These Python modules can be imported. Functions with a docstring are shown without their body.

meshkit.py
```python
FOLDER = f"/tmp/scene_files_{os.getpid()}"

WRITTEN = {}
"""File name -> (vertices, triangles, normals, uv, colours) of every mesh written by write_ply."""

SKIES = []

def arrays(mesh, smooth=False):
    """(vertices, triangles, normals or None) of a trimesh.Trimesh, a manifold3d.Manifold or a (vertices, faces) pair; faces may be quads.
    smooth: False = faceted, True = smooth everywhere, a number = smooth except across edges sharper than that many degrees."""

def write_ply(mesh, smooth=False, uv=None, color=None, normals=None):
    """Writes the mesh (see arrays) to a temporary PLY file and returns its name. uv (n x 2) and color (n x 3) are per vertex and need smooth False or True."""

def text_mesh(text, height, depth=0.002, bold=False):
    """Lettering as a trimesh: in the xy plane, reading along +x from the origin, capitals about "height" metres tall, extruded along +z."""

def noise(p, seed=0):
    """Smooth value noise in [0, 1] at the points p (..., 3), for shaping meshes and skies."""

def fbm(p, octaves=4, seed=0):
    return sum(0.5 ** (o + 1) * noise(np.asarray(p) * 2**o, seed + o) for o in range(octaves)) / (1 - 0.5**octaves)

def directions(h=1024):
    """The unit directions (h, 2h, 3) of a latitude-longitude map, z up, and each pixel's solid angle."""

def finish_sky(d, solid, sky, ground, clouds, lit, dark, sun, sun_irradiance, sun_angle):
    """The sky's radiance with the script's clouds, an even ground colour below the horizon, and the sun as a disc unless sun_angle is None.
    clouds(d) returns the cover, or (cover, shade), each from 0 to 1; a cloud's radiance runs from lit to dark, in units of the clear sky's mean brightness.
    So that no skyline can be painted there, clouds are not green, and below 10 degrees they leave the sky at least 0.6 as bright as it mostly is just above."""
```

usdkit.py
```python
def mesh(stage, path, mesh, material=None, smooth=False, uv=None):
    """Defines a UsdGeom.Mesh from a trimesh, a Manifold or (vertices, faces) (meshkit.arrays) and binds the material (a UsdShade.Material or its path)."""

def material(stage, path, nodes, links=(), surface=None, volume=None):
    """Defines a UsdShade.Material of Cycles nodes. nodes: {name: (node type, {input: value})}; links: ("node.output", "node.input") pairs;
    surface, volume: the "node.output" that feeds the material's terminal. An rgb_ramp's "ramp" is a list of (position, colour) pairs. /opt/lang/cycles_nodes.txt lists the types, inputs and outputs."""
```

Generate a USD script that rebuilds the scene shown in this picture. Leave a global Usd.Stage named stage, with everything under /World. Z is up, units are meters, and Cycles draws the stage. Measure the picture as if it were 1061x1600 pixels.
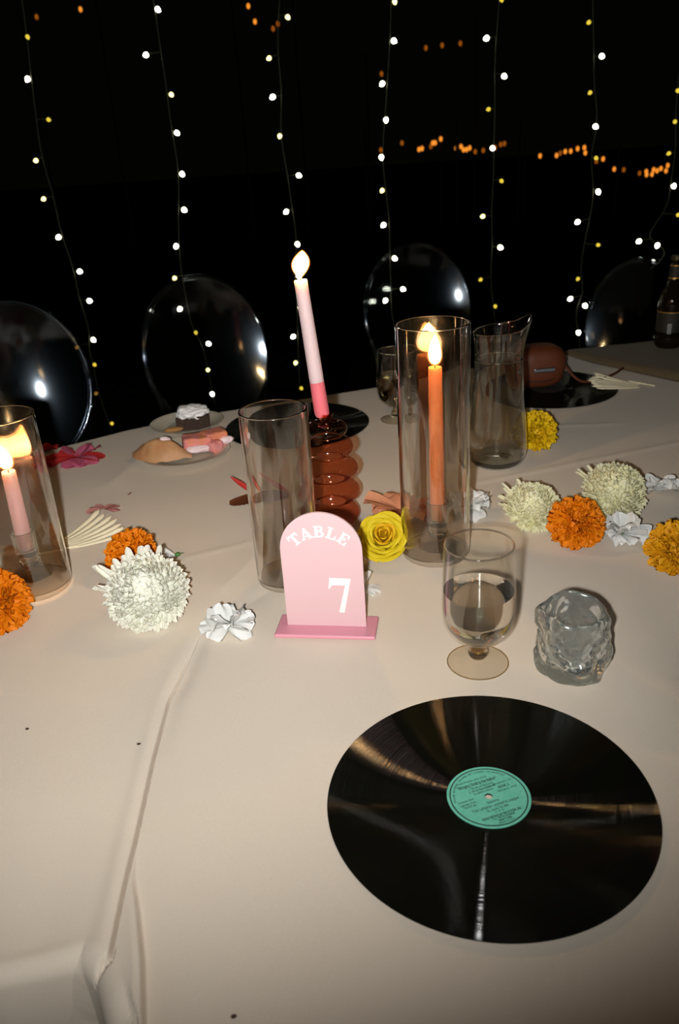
import math, random
import numpy as np, trimesh, usdkit, meshkit
import shapely, shapely.affinity as aff
from shapely.geometry import Polygon, box as sbox, Point
from scipy.spatial import cKDTree
from pxr import Usd, UsdGeom, UsdLux, UsdShade, Gf, Sdf

PI = math.pi
rng = np.random.default_rng(7)
stage = Usd.Stage.CreateInMemory()
UsdGeom.SetStageUpAxis(stage, UsdGeom.Tokens.z)
UsdGeom.SetStageMetersPerUnit(stage, 1.0)
UsdGeom.Xform.Define(stage, '/World')
UsdGeom.Scope.Define(stage, '/World/Looks')
T = 0.75                                   # height of the table top

# ------------------------------------------------------------------ camera, night sky, flash
FPX, PITCH, ROLL, EYE = 1250.3, math.radians(24.485), math.radians(-3.877), 0.5674
fwd = np.array([0, math.cos(PITCH), -math.sin(PITCH)])
r0 = np.array([1.0, 0, 0]); u0 = np.cross(r0, fwd)
right = math.cos(ROLL) * r0 + math.sin(ROLL) * u0
up = -math.sin(ROLL) * r0 + math.cos(ROLL) * u0
eye = np.array([0, 0, T + EYE])
EXPOSURE = 0.0
FLASH = 14900.0
BEAM = 76.0
NIGHT = (0.00030, 0.00034, 0.00018)


def frame_matrix(origin, look=None):
    """Right, up, back, origin of the camera, or of a lamp that looks along LOOK."""
    x, y, z = right, up, -fwd
    if look is not None:
        z = -look / np.linalg.norm(look); x = np.cross(up, z); x = x / np.linalg.norm(x); y = np.cross(z, x)
    m = Gf.Matrix4d(1.0)
    for i, v in enumerate((x, y, z, origin)):
        m.SetRow(i, Gf.Vec4d(*map(float, v), 1.0 if i == 3 else 0.0))
    return m


cam = UsdGeom.Camera.Define(stage, '/World/camera')
cam.AddTransformOp().Set(frame_matrix(eye))
cam.CreateHorizontalApertureAttr(24.0)
cam.CreateVerticalApertureAttr(24.0 * 1600 / 1061)
cam.CreateFocalLengthAttr(24.0 * FPX / 1061)
cam.CreateClippingRangeAttr(Gf.Vec2f(0.02, 200))
cam.CreateFStopAttr(7.0)
cam.CreateFocusDistanceAttr(1.05)
cam.CreateExposureAttr(EXPOSURE)

dome = UsdLux.DomeLight.Define(stage, '/World/night_sky')
dome.CreateIntensityAttr(1.0)
dome.CreateColorAttr(Gf.Vec3f(*NIGHT))

flash = UsdLux.SphereLight.Define(stage, '/World/camera_flash')      # the compact camera's own flash, a hand's breadth left of the lens and a little below
flash.AddTransformOp().Set(frame_matrix(eye - 0.045 * right - 0.022 * up, -0.155 * right + 0.60 * up + 0.785 * fwd))
flash.CreateRadiusAttr(0.012)
flash.CreateIntensityAttr(FLASH)
shape = UsdLux.ShapingAPI.Apply(flash.GetPrim())
shape.CreateShapingConeAngleAttr(BEAM)
shape.CreateShapingConeSoftnessAttr(1.0)
flash.CreateColorAttr(Gf.Vec3f(1.0, 0.985, 0.95))

# ------------------------------------------------------------------ helpers
used = {}


def numbered(parent, name):
    k = (parent, name)
    n = used.get(k, 0); used[k] = n + 1
    return name if n == 0 else f'{name}_{n:03d}'


def tag(p, label=None, cat=None, group=None, kind=None):
    p = p.GetPrim() if hasattr(p, 'GetPrim') else p
    for k, v in (('label', label), ('category', cat), ('group', group), ('kind', kind)):
        if v:
            p.SetCustomDataByKey(k, v)
    return p


def thing(name, label, cat, loc=(0, 0, 0), rotz=0.0, group=None):
    x = UsdGeom.Xform.Define(stage, '/World/' + numbered('/World', name))
    x.AddTranslateOp().Set(Gf.Vec3d(*map(float, loc)))
    if rotz:
        x.AddRotateZOp().Set(math.degrees(rotz))
    return tag(x, label, cat, group)


def obj(name, mesh, m, parent=None, smooth=40, label=None, kind=None, uv=None):
    base = str(parent.GetPath()) if parent is not None else '/World'
    o = usdkit.mesh(stage, base + '/' + numbered(base, name), mesh, m, smooth=smooth, uv=uv)
    return tag(o, label=label, kind=kind)


def TM(v, f):
    f = np.asarray(f, int)
    if f.shape[1] == 4:
        f = np.vstack([f[:, [0, 1, 2]], f[:, [0, 2, 3]]])
    return trimesh.Trimesh(np.asarray(v, float), f, process=False)


def cat(*ms):
    ms = [m for m in ms if m is not None]
    if len(ms) == 1 and isinstance(ms[0], list):
        ms = ms[0]
    return trimesh.util.concatenate(ms)


def lathe(prof, n=64, closed=False, warp=None):
    """Revolves (r, z) points about z. closed: the profile is a loop (a ring)."""
    prof = np.asarray(prof, float)
    k = len(prof)
    th = np.arange(n) * 2 * PI / n
    v = np.stack([prof[:, None, 0] * np.cos(th), prof[:, None, 0] * np.sin(th), np.repeat(prof[:, 1:2], n, 1)], -1)
    if warp is not None:
        v = warp(v, th)
    v = v.reshape(-1, 3)
    f = []
    for i in range(k if closed else k - 1):
        a, b = i * n, ((i + 1) % k) * n
        j = np.arange(n); j2 = (j + 1) % n
        f.append(np.stack([a + j, a + j2, b + j2, b + j], 1))
    m = TM(v, np.vstack(f))
    m.merge_vertices(digits_vertex=7)
    m.update_faces(m.nondegenerate_faces())
    m.remove_unreferenced_vertices()
    m.fix_normals()
    return m


def spline(pts, n):
    from scipy.interpolate import CubicSpline
    pts = np.asarray(pts, float)
    s = np.r_[0, np.cumsum(np.maximum(np.linalg.norm(np.diff(pts, axis=0), axis=1), 1e-9))]
    return CubicSpline(s, pts)(np.linspace(0, s[-1], n))


def tube(pts, r, n=8, cap=True):
    pts = np.asarray(pts, float)
    r = np.broadcast_to(np.asarray(r, float), (len(pts),))
    t = np.gradient(pts, axis=0); t /= np.linalg.norm(t, axis=1, keepdims=True) + 1e-12
    a = np.array([0, 0, 1.0]) if abs(t[0, 2]) < 0.9 else np.array([1.0, 0, 0])
    rings = []
    u = np.cross(t[0], a); u /= np.linalg.norm(u)
    th = np.arange(n) * 2 * PI / n
    for p, d, rr in zip(pts, t, r):
        u = u - d * (u @ d); u /= np.linalg.norm(u) + 1e-12
        w = np.cross(d, u)
        rings.append(p + rr * (np.cos(th)[:, None] * u + np.sin(th)[:, None] * w))
    v = np.vstack(rings); f = []
    j = np.arange(n); j2 = (j + 1) % n
    for i in range(len(pts) - 1):
        f.append(np.stack([i * n + j, i * n + j2, (i + 1) * n + j2, (i + 1) * n + j], 1))
    m = TM(v, np.vstack(f))
    if cap:
        k = len(v)
        v2 = np.vstack([v, pts[0], pts[-1]])
        e = (len(pts) - 1) * n
        f2 = np.vstack([m.faces, np.stack([j2, j, np.full(n, k)], 1), np.stack([e + j, e + j2, np.full(n, k + 1)], 1)])
        m = trimesh.Trimesh(v2, f2, process=False)
    return m


def rbox(sx, sy, sz, r=0.002, seg=2):
    import manifold3d as m3
    s = m3.Manifold.sphere(r, 8 * seg)
    pts = [s.translate([x * (sx / 2 - r), y * (sy / 2 - r), z * (sz / 2 - r)]) for x in (-1, 1) for y in (-1, 1) for z in (-1, 1)]
    h = m3.Manifold.batch_hull(pts).to_mesh()
    return trimesh.Trimesh(h.vert_properties[:, :3], h.tri_verts, process=False)


def extrude(poly, d):
    gs = getattr(poly, 'geoms', [poly])
    return cat([trimesh.creation.extrude_polygon(g, d, engine='earcut') for g in gs])


def moved(m, t=(0, 0, 0), R=None, s=None):
    m = m.copy()
    if s is not None:
        m.apply_scale(s)
    if R is not None:
        M = np.eye(4); M[:3, :3] = R; m.apply_transform(M)
    m.apply_translation(t)
    return m


def rot(axis, a):
    return trimesh.transformations.rotation_matrix(a, axis)[:3, :3]


def unit(v):
    v = np.asarray(v, float)
    return v / (np.linalg.norm(v) + 1e-12)


def basis(d, n):
    """Rotation whose y axis is d and whose z axis is n made square to d."""
    d = unit(d); n = np.asarray(n, float); n = n - d * (n @ d)
    if np.linalg.norm(n) < 1e-6:
        n = np.array([1.0, 0.1, 0]) - d * d[0]
    n = unit(n)
    return np.stack([np.cross(d, n), d, n], 1)


# ------------------------------------------------------------------ materials
def mat(name, nodes, links=(), surface='p.BSDF'):
    return usdkit.material(stage, '/World/Looks/' + name, nodes, links, surface=surface)


def plain(name, color, rough=0.5, **kw):
    return mat(name, {'p': ('principled_bsdf', dict(base_color=color, roughness=rough, **kw))})


def glass(name, tint, ior=1.5, rough=0.075, film=0.0):
    """Solid clear glass that bends light, under a polished face that mirrors lamps."""
    nodes = {'r': ('glass_bsdf', dict(color=tint, IOR=ior, roughness=0.0, thin_film_thickness=film)),
             'g': ('glossy_bsdf', dict(color=(1, 1, 1), roughness=rough)),
             'geo': ('geometry', {}), 'i': ('mix_float', dict(a=ior, b=1.0 / ior)),
             'f': ('fresnel', dict(IOR=ior)), 'm': ('mix_closure', {})}
    links = [('geo.backfacing', 'i.fac'), ('i.result', 'f.IOR'), ('f.fac', 'm.fac'), ('r.BSDF', 'm.closure1'), ('g.BSDF', 'm.closure2')]
    return mat(name, nodes, links, 'm.closure')


def blown_glass(name, tint, ior=1.5, rough=0.075):
    """Thin hollow blown glass: straight through both parallel faces."""
    nodes = {'r': ('transparent_bsdf', dict(color=tint)), 'g': ('glossy_bsdf', dict(color=(1, 1, 1), roughness=rough)),
             'geo': ('geometry', {}), 'i': ('mix_float', dict(a=ior, b=1.0 / ior)),
             'f': ('fresnel', dict(IOR=ior)), 'm': ('mix_closure', {})}
    links = [('geo.backfacing', 'i.fac'), ('i.result', 'f.IOR'), ('f.fac', 'm.fac'), ('r.BSDF', 'm.closure1'), ('g.BSDF', 'm.closure2')]
    return mat(name, nodes, links, 'm.closure')


def petal_mat(name, a, b, c=None, thru=0.25, rough=0.6, fine=60.0):
    """Petals: colour varies from petal to petal and in fine streaks, some light comes through."""
    return mat(name, {
        'geo': ('geometry', {}),
        'tc': ('texture_coordinate', {}),
        'n': ('noise_texture', dict(scale=fine, detail=3)),
        'add': ('math', dict(math_type='multiply_add', value2=0.45, value3=0.0)),
        'sum': ('math', dict(math_type='multiply_add', value2=0.6)),
        'r': ('rgb_ramp', dict(ramp=[(0.0, a), (0.55, b), (1.0, c or b)])),
        'p': ('principled_bsdf', dict(roughness=rough, specular_ior_level=0.25)),
        't': ('translucent_bsdf', {}), 'm': ('mix_closure', dict(fac=thru))},
        [('tc.object', 'n.vector'), ('geo.random_per_island', 'add.value1'), ('n.fac', 'sum.value1'), ('add.value', 'sum.value3'),
         ('sum.value', 'r.fac'), ('r.color', 'p.base_color'), ('r.color', 't.color'), ('p.BSDF', 'm.closure1'), ('t.BSDF', 'm.closure2')], 'm.closure')


def cloth_mat(name, a, b):
    return mat(name, {
        'tc': ('texture_coordinate', {}),
        'n': ('noise_texture', dict(scale=900.0, detail=2, roughness=0.7)),
        'n2': ('noise_texture', dict(scale=5.0, detail=3)),
        's': ('math', dict(math_type='multiply_add', value2=0.7)),
        'h': ('math', dict(math_type='multiply', value2=0.3)),
        'r': ('rgb_ramp', dict(ramp=[(0.25, a), (0.75, b)])),
        'b': ('bump', dict(strength=0.18, distance=0.0006)),
        'p': ('principled_bsdf', dict(roughness=0.85, specular_ior_level=0.12, sheen_weight=0.08))},
        [('tc.object', 'n.vector'), ('tc.object', 'n2.vector'), ('n.fac', 's.value1'), ('n2.fac', 'h.value1'), ('h.value', 's.value3'),
         ('s.value', 'r.fac'), ('r.color', 'p.base_color'), ('n.fac', 'b.height'), ('b.normal', 'p.normal')])


def wax(name, color, sss=0.35):
    return mat(name, {'p': ('principled_bsdf', dict(base_color=color, roughness=0.5, specular_ior_level=0.35, subsurface_weight=sss, subsurface_scale=0.006,
                                                    subsurface_radius=(1.0, 0.45, 0.25)))})


def glow(name, color, strength):
    return mat(name, {'e': ('emission', dict(color=color, strength=strength))}, surface='e.emission')


CLOTH = cloth_mat('ivory_cloth', (0.66, 0.575, 0.475), (0.76, 0.665, 0.555))
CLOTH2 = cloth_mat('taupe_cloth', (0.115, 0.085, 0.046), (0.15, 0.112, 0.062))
GROUND = mat('dark_lawn', {'tc': ('texture_coordinate', {}), 'n': ('noise_texture', dict(scale=14.0, detail=4)), 'r': ('rgb_ramp', dict(ramp=[(0.3, (0.004, 0.005, 0.002)), (0.8, (0.009, 0.011, 0.004))])),
                            'p': ('principled_bsdf', dict(roughness=1.0, specular_ior_level=0.0))}, [('tc.object', 'n.vector'), ('n.fac', 'r.fac'), ('r.color', 'p.base_color')])
GLASS = glass('clear_glass', (0.992, 0.984, 0.97))
GLASS_BASE = blown_glass('thick_clear_glass', (0.93, 0.92, 0.90))
FOOT = blown_glass('flat_foot_glass', (0.975, 0.955, 0.915))
CARAFE = glass('faint_green_glass', (0.985, 0.99, 0.975))
RIMGLASS = glass('rim_glass', (0.99, 0.98, 0.96))
GOBLET = blown_glass('stemware_glass', (0.985, 0.972, 0.945))
STEM = glass('stemware_solid_glass', (0.93, 0.84, 0.68))
WATER = glass('water', (0.99, 0.985, 0.975), ior=1.33)
JUICE = glass('pale_drink', (0.72, 0.66, 0.55), ior=1.33)
TUMBLER = mat('wavy_thick_glass', {'r': ('glass_bsdf', dict(color=(0.99, 1.0, 1.0), IOR=1.5, roughness=0.0, thin_film_thickness=300.0)), 'g': ('glossy_bsdf', dict(color=(0.95, 1.0, 1.0), roughness=0.09)),
                                   'g2': ('glossy_bsdf', dict(color=(0.92, 1.0, 1.0), roughness=0.20)), 'd': ('diffuse_bsdf', dict(color=(0.80, 0.88, 0.86))),
                                   'a': ('mix_closure', dict(fac=0.04)), 'b': ('mix_closure', dict(fac=0.08)), 'c': ('mix_closure', dict(fac=0.045))},
              [('r.BSDF', 'a.closure1'), ('g.BSDF', 'a.closure2'), ('a.closure', 'b.closure1'), ('g2.BSDF', 'b.closure2'), ('b.closure', 'c.closure1'), ('d.BSDF', 'c.closure2')], 'c.closure')
ROSEGLASS = blown_glass('rose_amber_glass', (0.86, 0.55, 0.43))
BULB_GLASS = glass('small_holder_glass', (0.98, 0.965, 0.93))
ACRYLIC = mat('clear_acrylic', {'t': ('transparent_bsdf', dict(color=(0.97, 0.975, 0.98))), 'g': ('glossy_bsdf', dict(color=(0.8, 0.9, 1.0), roughness=0.07)), 'h': ('glossy_bsdf', dict(color=(0.5, 0.75, 1.0), roughness=0.19)),
                                'k': ('mix_closure', dict(fac=0.05)), 'geo': ('geometry', {}), 'i': ('mix_float', dict(a=1.49, b=1 / 1.49)), 'f': ('fresnel', {}), 'm': ('mix_closure', {})},
              [('geo.backfacing', 'i.fac'), ('i.result', 'f.IOR'), ('f.fac', 'm.fac'), ('g.BSDF', 'k.closure1'), ('h.BSDF', 'k.closure2'), ('t.BSDF', 'm.closure1'), ('k.closure', 'm.closure2')], 'm.closure')
PINK_PANEL = plain('pale_pink_acrylic', (0.62, 0.41, 0.43), 0.4)
PINK_BASE = plain('rose_pink_acrylic', (0.66, 0.27, 0.34), 0.35)
WHITE_PRINT = plain('white_print', (0.76, 0.76, 0.74), 0.5)
WIRE = plain('dark_green_wire', (0.035, 0.04, 0.018), 0.5)
BLACK_METAL = plain('black_metal', (0.01, 0.01, 0.01), 0.6)

# ------------------------------------------------------------------ the setting: dark lawn
g = obj('ground', TM([(-40, -6, 0), (40, -6, 0), (40, 60, 0), (-40, 60, 0)], [(0, 1, 2, 3)]), GROUND, smooth=False)
tag(g, 'near-black lawn in the night behind the table', 'ground', kind='structure')


# ------------------------------------------------------------------ tablecloths
def lerp_x(line, y):
    a = np.array(line, float); a = a[np.argsort(a[:, 1])]
    return np.interp(y, a[:, 1], a[:, 0])


FOLD = [(-0.195, 0.893), (-0.207, 0.80), (-0.213, 0.761), (-0.212, 0.664), (-0.209, 0.568), (-0.207, 0.490), (-0.205, 0.44), (-0.172, 0.378), (-0.15, 0.3)]
RIDGE = [(-0.211, 0.56), (-0.2015, 0.505), (-0.192, 0.476), (-0.179, 0.43), (-0.168, 0.378), (-0.15, 0.30)]


def seg_dist(x, y, a, b):
    a, b = np.array(a), np.array(b); d = b - a; L = np.hypot(*d); d = d / L; n = np.array([-d[1], d[0]])
    s = (x - a[0]) * d[0] + (y - a[1]) * d[1]
    return (x - a[0]) * n[0] + (y - a[1]) * n[1], s / L


def crease(x, y, a, b, amp, w):
    d, s = seg_dist(x, y, a, b)
    e = np.clip(np.minimum(s, 1 - s) * 5, 0, 1); e = e * e * (3 - 2 * e)
    return amp * e * np.exp(-np.abs(d) / w)


def relief(x, y):
    p = np.stack([x, y, np.zeros_like(x)], -1)
    h = 0.0035 * (meshkit.fbm(p * 4.2 + 3.3, 2, 5) - 0.5) - 0.0012
    xf = lerp_x(FOLD, y); d = x - xf
    A = np.clip((0.90 - y) / 0.22, 0, 1) * np.clip((y - 0.30) / 0.08, 0, 1)
    h = h - 0.0110 * A * np.exp(-(d / 0.0010) ** 2) + 0.0020 * A * np.exp(-((d + 0.010) / 0.008) ** 2) - 0.0022 * A * np.where(d > 0, np.exp(-d / 0.02), np.exp(d / 0.004))
    # above the sharp part the fold runs out in a soft valley
    h = h - 0.0040 * np.exp(-((d - 0.006) / 0.013) ** 2) * np.clip((y - 0.66) / 0.12, 0, 1) * np.clip((0.98 - y) / 0.10, 0, 1)
    # the cloth left of the fold lies a little lower towards the near edge
    h = h - 0.006 * np.clip((0.62 - y) / 0.2, 0, 1) * np.clip(-d / 0.06, 0, 1)
    xr = lerp_x(RIDGE, y); dr = x - xr
    B = 0.007 * np.clip((0.555 - y) / 0.12, 0, 1)
    h = h + B * np.where(dr < 0, 0.75 * np.exp(-np.clip(-dr - 0.006, 0, 1) / 0.01), np.where(dr < 0.0025, 0.75 - dr * 700, -np.exp(-(dr - 0.0025) / 0.016)))
    h = h + crease(x, y, (0.20, 1.32), (0.75, 1.49), 0.0022, 0.006)
    h = h + crease(x, y, (-0.29, 1.095), (-0.12, 1.166), 0.0016, 0.006)
    h = h + crease(x, y, (-0.42, 1.064), (-0.31, 0.994), 0.0016, 0.006)
    h = h + crease(x, y, (-0.19, 0.98), (-0.09, 1.20), 0.0022, 0.02)
    h = h + crease(x, y, (-0.20, 0.90), (-0.02, 1.08), -0.0020, 0.014)
    h = h + crease(x, y, (-0.45, 1.40), (-0.36, 1.80), 0.004, 0.03)
    h = h + crease(x, y, (0.42, 1.62), (0.62, 1.60), 0.0018, 0.006)
    # soft hollow at the right of the near record
    d2, s2 = seg_dist(x, y, (0.345, 0.56), (0.40, 0.93))
    h = h - 0.016 * np.clip(1 - np.abs(s2 - 0.5) * 1.5, 0, 1) * np.exp(-((d2 + 0.05) / 0.05) ** 2)
    return h


def cloth(poly, xs, ys, hfun, drop=0.73, ripple=0.02, seed=0, z=0.0):
    X, Y = np.meshgrid(xs, ys)
    x, y = X.ravel(), Y.ravel()
    ring = poly.exterior
    L = ring.length
    tt = np.arange(0, L, 0.0015)
    bp = np.array([ring.interpolate(t).coords[0] for t in tt])
    inside = shapely.contains_xy(poly, x, y)
    dist, idx = cKDTree(bp).query(np.stack([x, y], 1))
    px, py, pz = x.copy(), y.copy(), np.zeros_like(x)
    o = ~inside
    b = bp[idx[o]]; s = dist[o]
    n = np.stack([x[o], y[o]], 1) - b
    n /= np.linalg.norm(n, axis=1, keepdims=True) + 1e-9
    R0 = 0.02
    a = np.minimum(s / R0, PI / 2)
    k = np.clip(s - R0 * PI / 2, 0, None)
    smax = k.max()
    fall = k / 0.30 * drop
    fall = np.minimum(fall, drop)
    t = tt[idx[o]]
    wav = ripple * (1 + np.sin(2 * PI * t / 0.19 + 2.5 * np.sin(t * 5.1 + seed))) * np.clip(fall / 0.25, 0, 1)
    off = R0 * np.sin(a) + wav + 0.06 * fall
    px[o], py[o] = b[:, 0] + n[:, 0] * off, b[:, 1] + n[:, 1] * off
    pz[o] = -R0 * (1 - np.cos(a)) - fall
    edge = np.where(inside, 1.0, np.exp(-np.where(inside, 0, dist) / 0.02))
    pz = pz + hfun(np.where(inside, x, 0) + np.where(inside, 0, bp[idx][:, 0]), np.where(inside, y, 0) + np.where(inside, 0, bp[idx][:, 1])) * edge
    ny, nx = X.shape
    i = np.arange(ny * nx).reshape(ny, nx)
    q = np.stack([i[:-1, :-1], i[:-1, 1:], i[1:, 1:], i[1:, :-1]], -1).reshape(-1, 4)
    far = np.where(o, dist, 0) if False else np.where(inside, 0, dist)
    keep = far[q].max(1) < 0.30 + R0 * PI / 2
    m = TM(np.stack([px, py, pz + T + z], 1), q[keep])
    m.remove_unreferenced_vertices()
    return m


table_poly = Polygon([(-0.92, 1.25), (-0.80, 1.52), (-0.68, 1.645), (-0.565, 1.722), (-0.477, 1.784), (-0.30, 1.868), (0.119, 2.002), (0.389, 2.127), (0.60, 2.22), (0.655, 2.215), (0.70, 2.10), (0.86, 1.84),
                      (1.0, 1.5), (1.05, 1.1), (1.0, 0.5), (0.85, 0.24), (0.4, 0.20), (-0.08, 0.24), (-0.15, 0.33), (-0.178, 0.39), (-0.198, 0.432), (-0.225, 0.455), (-0.294, 0.444), (-0.5, 0.46), (-0.75, 0.62), (-0.92, 0.95)])
table_poly = table_poly.buffer(0.012).buffer(-0.024).buffer(0.012)
xs = np.unique(np.round(np.r_[np.arange(-1.24, -0.26, 0.008), np.arange(-0.24, -0.14, 0.0007), np.arange(-0.26, -0.24, 0.004), np.arange(-0.14, 0.75, 0.006), np.arange(0.75, 1.38, 0.01)], 5))
ys = np.unique(np.round(np.r_[np.arange(-0.12, 0.36, 0.012), np.arange(0.36, 0.5, 0.004), np.arange(0.5, 0.92, 0.006), np.arange(0.92, 1.3, 0.007), np.arange(1.3, 2.56, 0.008)], 5))
o = obj('tablecloth', cloth(table_poly, xs, ys, relief, seed=1), CLOTH, smooth=True)
tag(o, 'large ivory tablecloth with a long crease, spread under the flowers and the near record', 'tablecloth')

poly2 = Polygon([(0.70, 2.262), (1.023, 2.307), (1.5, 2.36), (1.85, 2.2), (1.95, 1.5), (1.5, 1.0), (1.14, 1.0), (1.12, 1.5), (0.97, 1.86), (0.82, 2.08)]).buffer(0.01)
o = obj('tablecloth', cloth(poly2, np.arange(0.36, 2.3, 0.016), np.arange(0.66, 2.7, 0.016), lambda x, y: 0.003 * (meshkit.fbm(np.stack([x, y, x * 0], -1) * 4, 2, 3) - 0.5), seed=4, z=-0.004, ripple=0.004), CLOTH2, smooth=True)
tag(o, 'dim taupe tablecloth under the beer bottle at the far right', 'tablecloth')


# ------------------------------------------------------------------ records
def vinyl_mat(name, c):
    """Black shellac: level lands between grooves whose walls slope towards and away from the centre."""
    return mat(name, {
        'geo': ('geometry', {}),
        'd': ('vector_math', dict(math_type='subtract', vector2=c)),
        'flat': ('vector_math', dict(math_type='multiply', vector2=(1, 1, 0))),
        'len': ('vector_math', dict(math_type='length')),
        'rad': ('vector_math', dict(math_type='normalize')),
        'k': ('math', dict(math_type='multiply', value2=26000.0)),
        'fl': ('math', dict(math_type='floor')),
        'wn': ('white_noise_texture', dict(dimensions='1D')),
        'mr': ('map_range', dict(from_min=0.28, from_max=1.0, to_min=-0.80, to_max=0.80)),
        'gt': ('math', dict(math_type='less_than', value2=0.28)),
        'inv': ('math', dict(math_type='subtract', value1=1.0)),
        'sl': ('math', dict(math_type='multiply')),
        'sc': ('vector_math', dict(math_type='scale')),
        'add': ('vector_math', dict(math_type='add', vector2=(0, 0, 1))),
        'nn': ('vector_math', dict(math_type='normalize')),
        'tg': ('vector_math', dict(math_type='cross_product', vector1=(0, 0, 1))),
        'df': ('diffuse_bsdf', dict(color=(0.0045, 0.0045, 0.003))),
        'gl': ('glossy_bsdf', dict(color=(1, 1, 1), roughness=0.155, anisotropy=0.64, distribution='beckmann')),
        'mx': ('mix_closure', dict(fac=0.058))},
        [('geo.position', 'd.vector1'), ('d.vector', 'flat.vector1'), ('flat.vector', 'len.vector1'), ('flat.vector', 'rad.vector1'),
         ('len.value', 'k.value1'), ('k.value', 'fl.value1'), ('fl.value', 'wn.w'), ('wn.value', 'mr.value'), ('wn.value', 'gt.value1'), ('gt.value', 'inv.value2'),
         ('mr.result', 'sl.value1'), ('inv.value', 'sl.value2'), ('rad.vector', 'sc.vector1'), ('sl.value', 'sc.scale'), ('sc.vector', 'add.vector1'), ('add.vector', 'nn.vector1'),
         ('nn.vector', 'gl.normal'), ('rad.vector', 'tg.vector2'), ('tg.vector', 'gl.tangent'), ('df.BSDF', 'mx.closure1'), ('gl.BSDF', 'mx.closure2')], 'mx.closure')


LABEL_GREEN = mat('mint_label_paper', {'tc': ('texture_coordinate', {}), 'n': ('noise_texture', dict(scale=260.0, detail=3)), 'r': ('rgb_ramp', dict(ramp=[(0.3, (0.125, 0.50, 0.37)), (0.7, (0.17, 0.58, 0.44))])),
                                      'p': ('principled_bsdf', dict(roughness=0.7))}, [('tc.object', 'n.vector'), ('n.fac', 'r.fac'), ('r.color', 'p.base_color')])
INK = plain('black_ink', (0.012, 0.03, 0.022), 0.6)
DARK_LABEL = plain('dark_label_paper', (0.012, 0.010, 0.009), 0.7)


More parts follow.
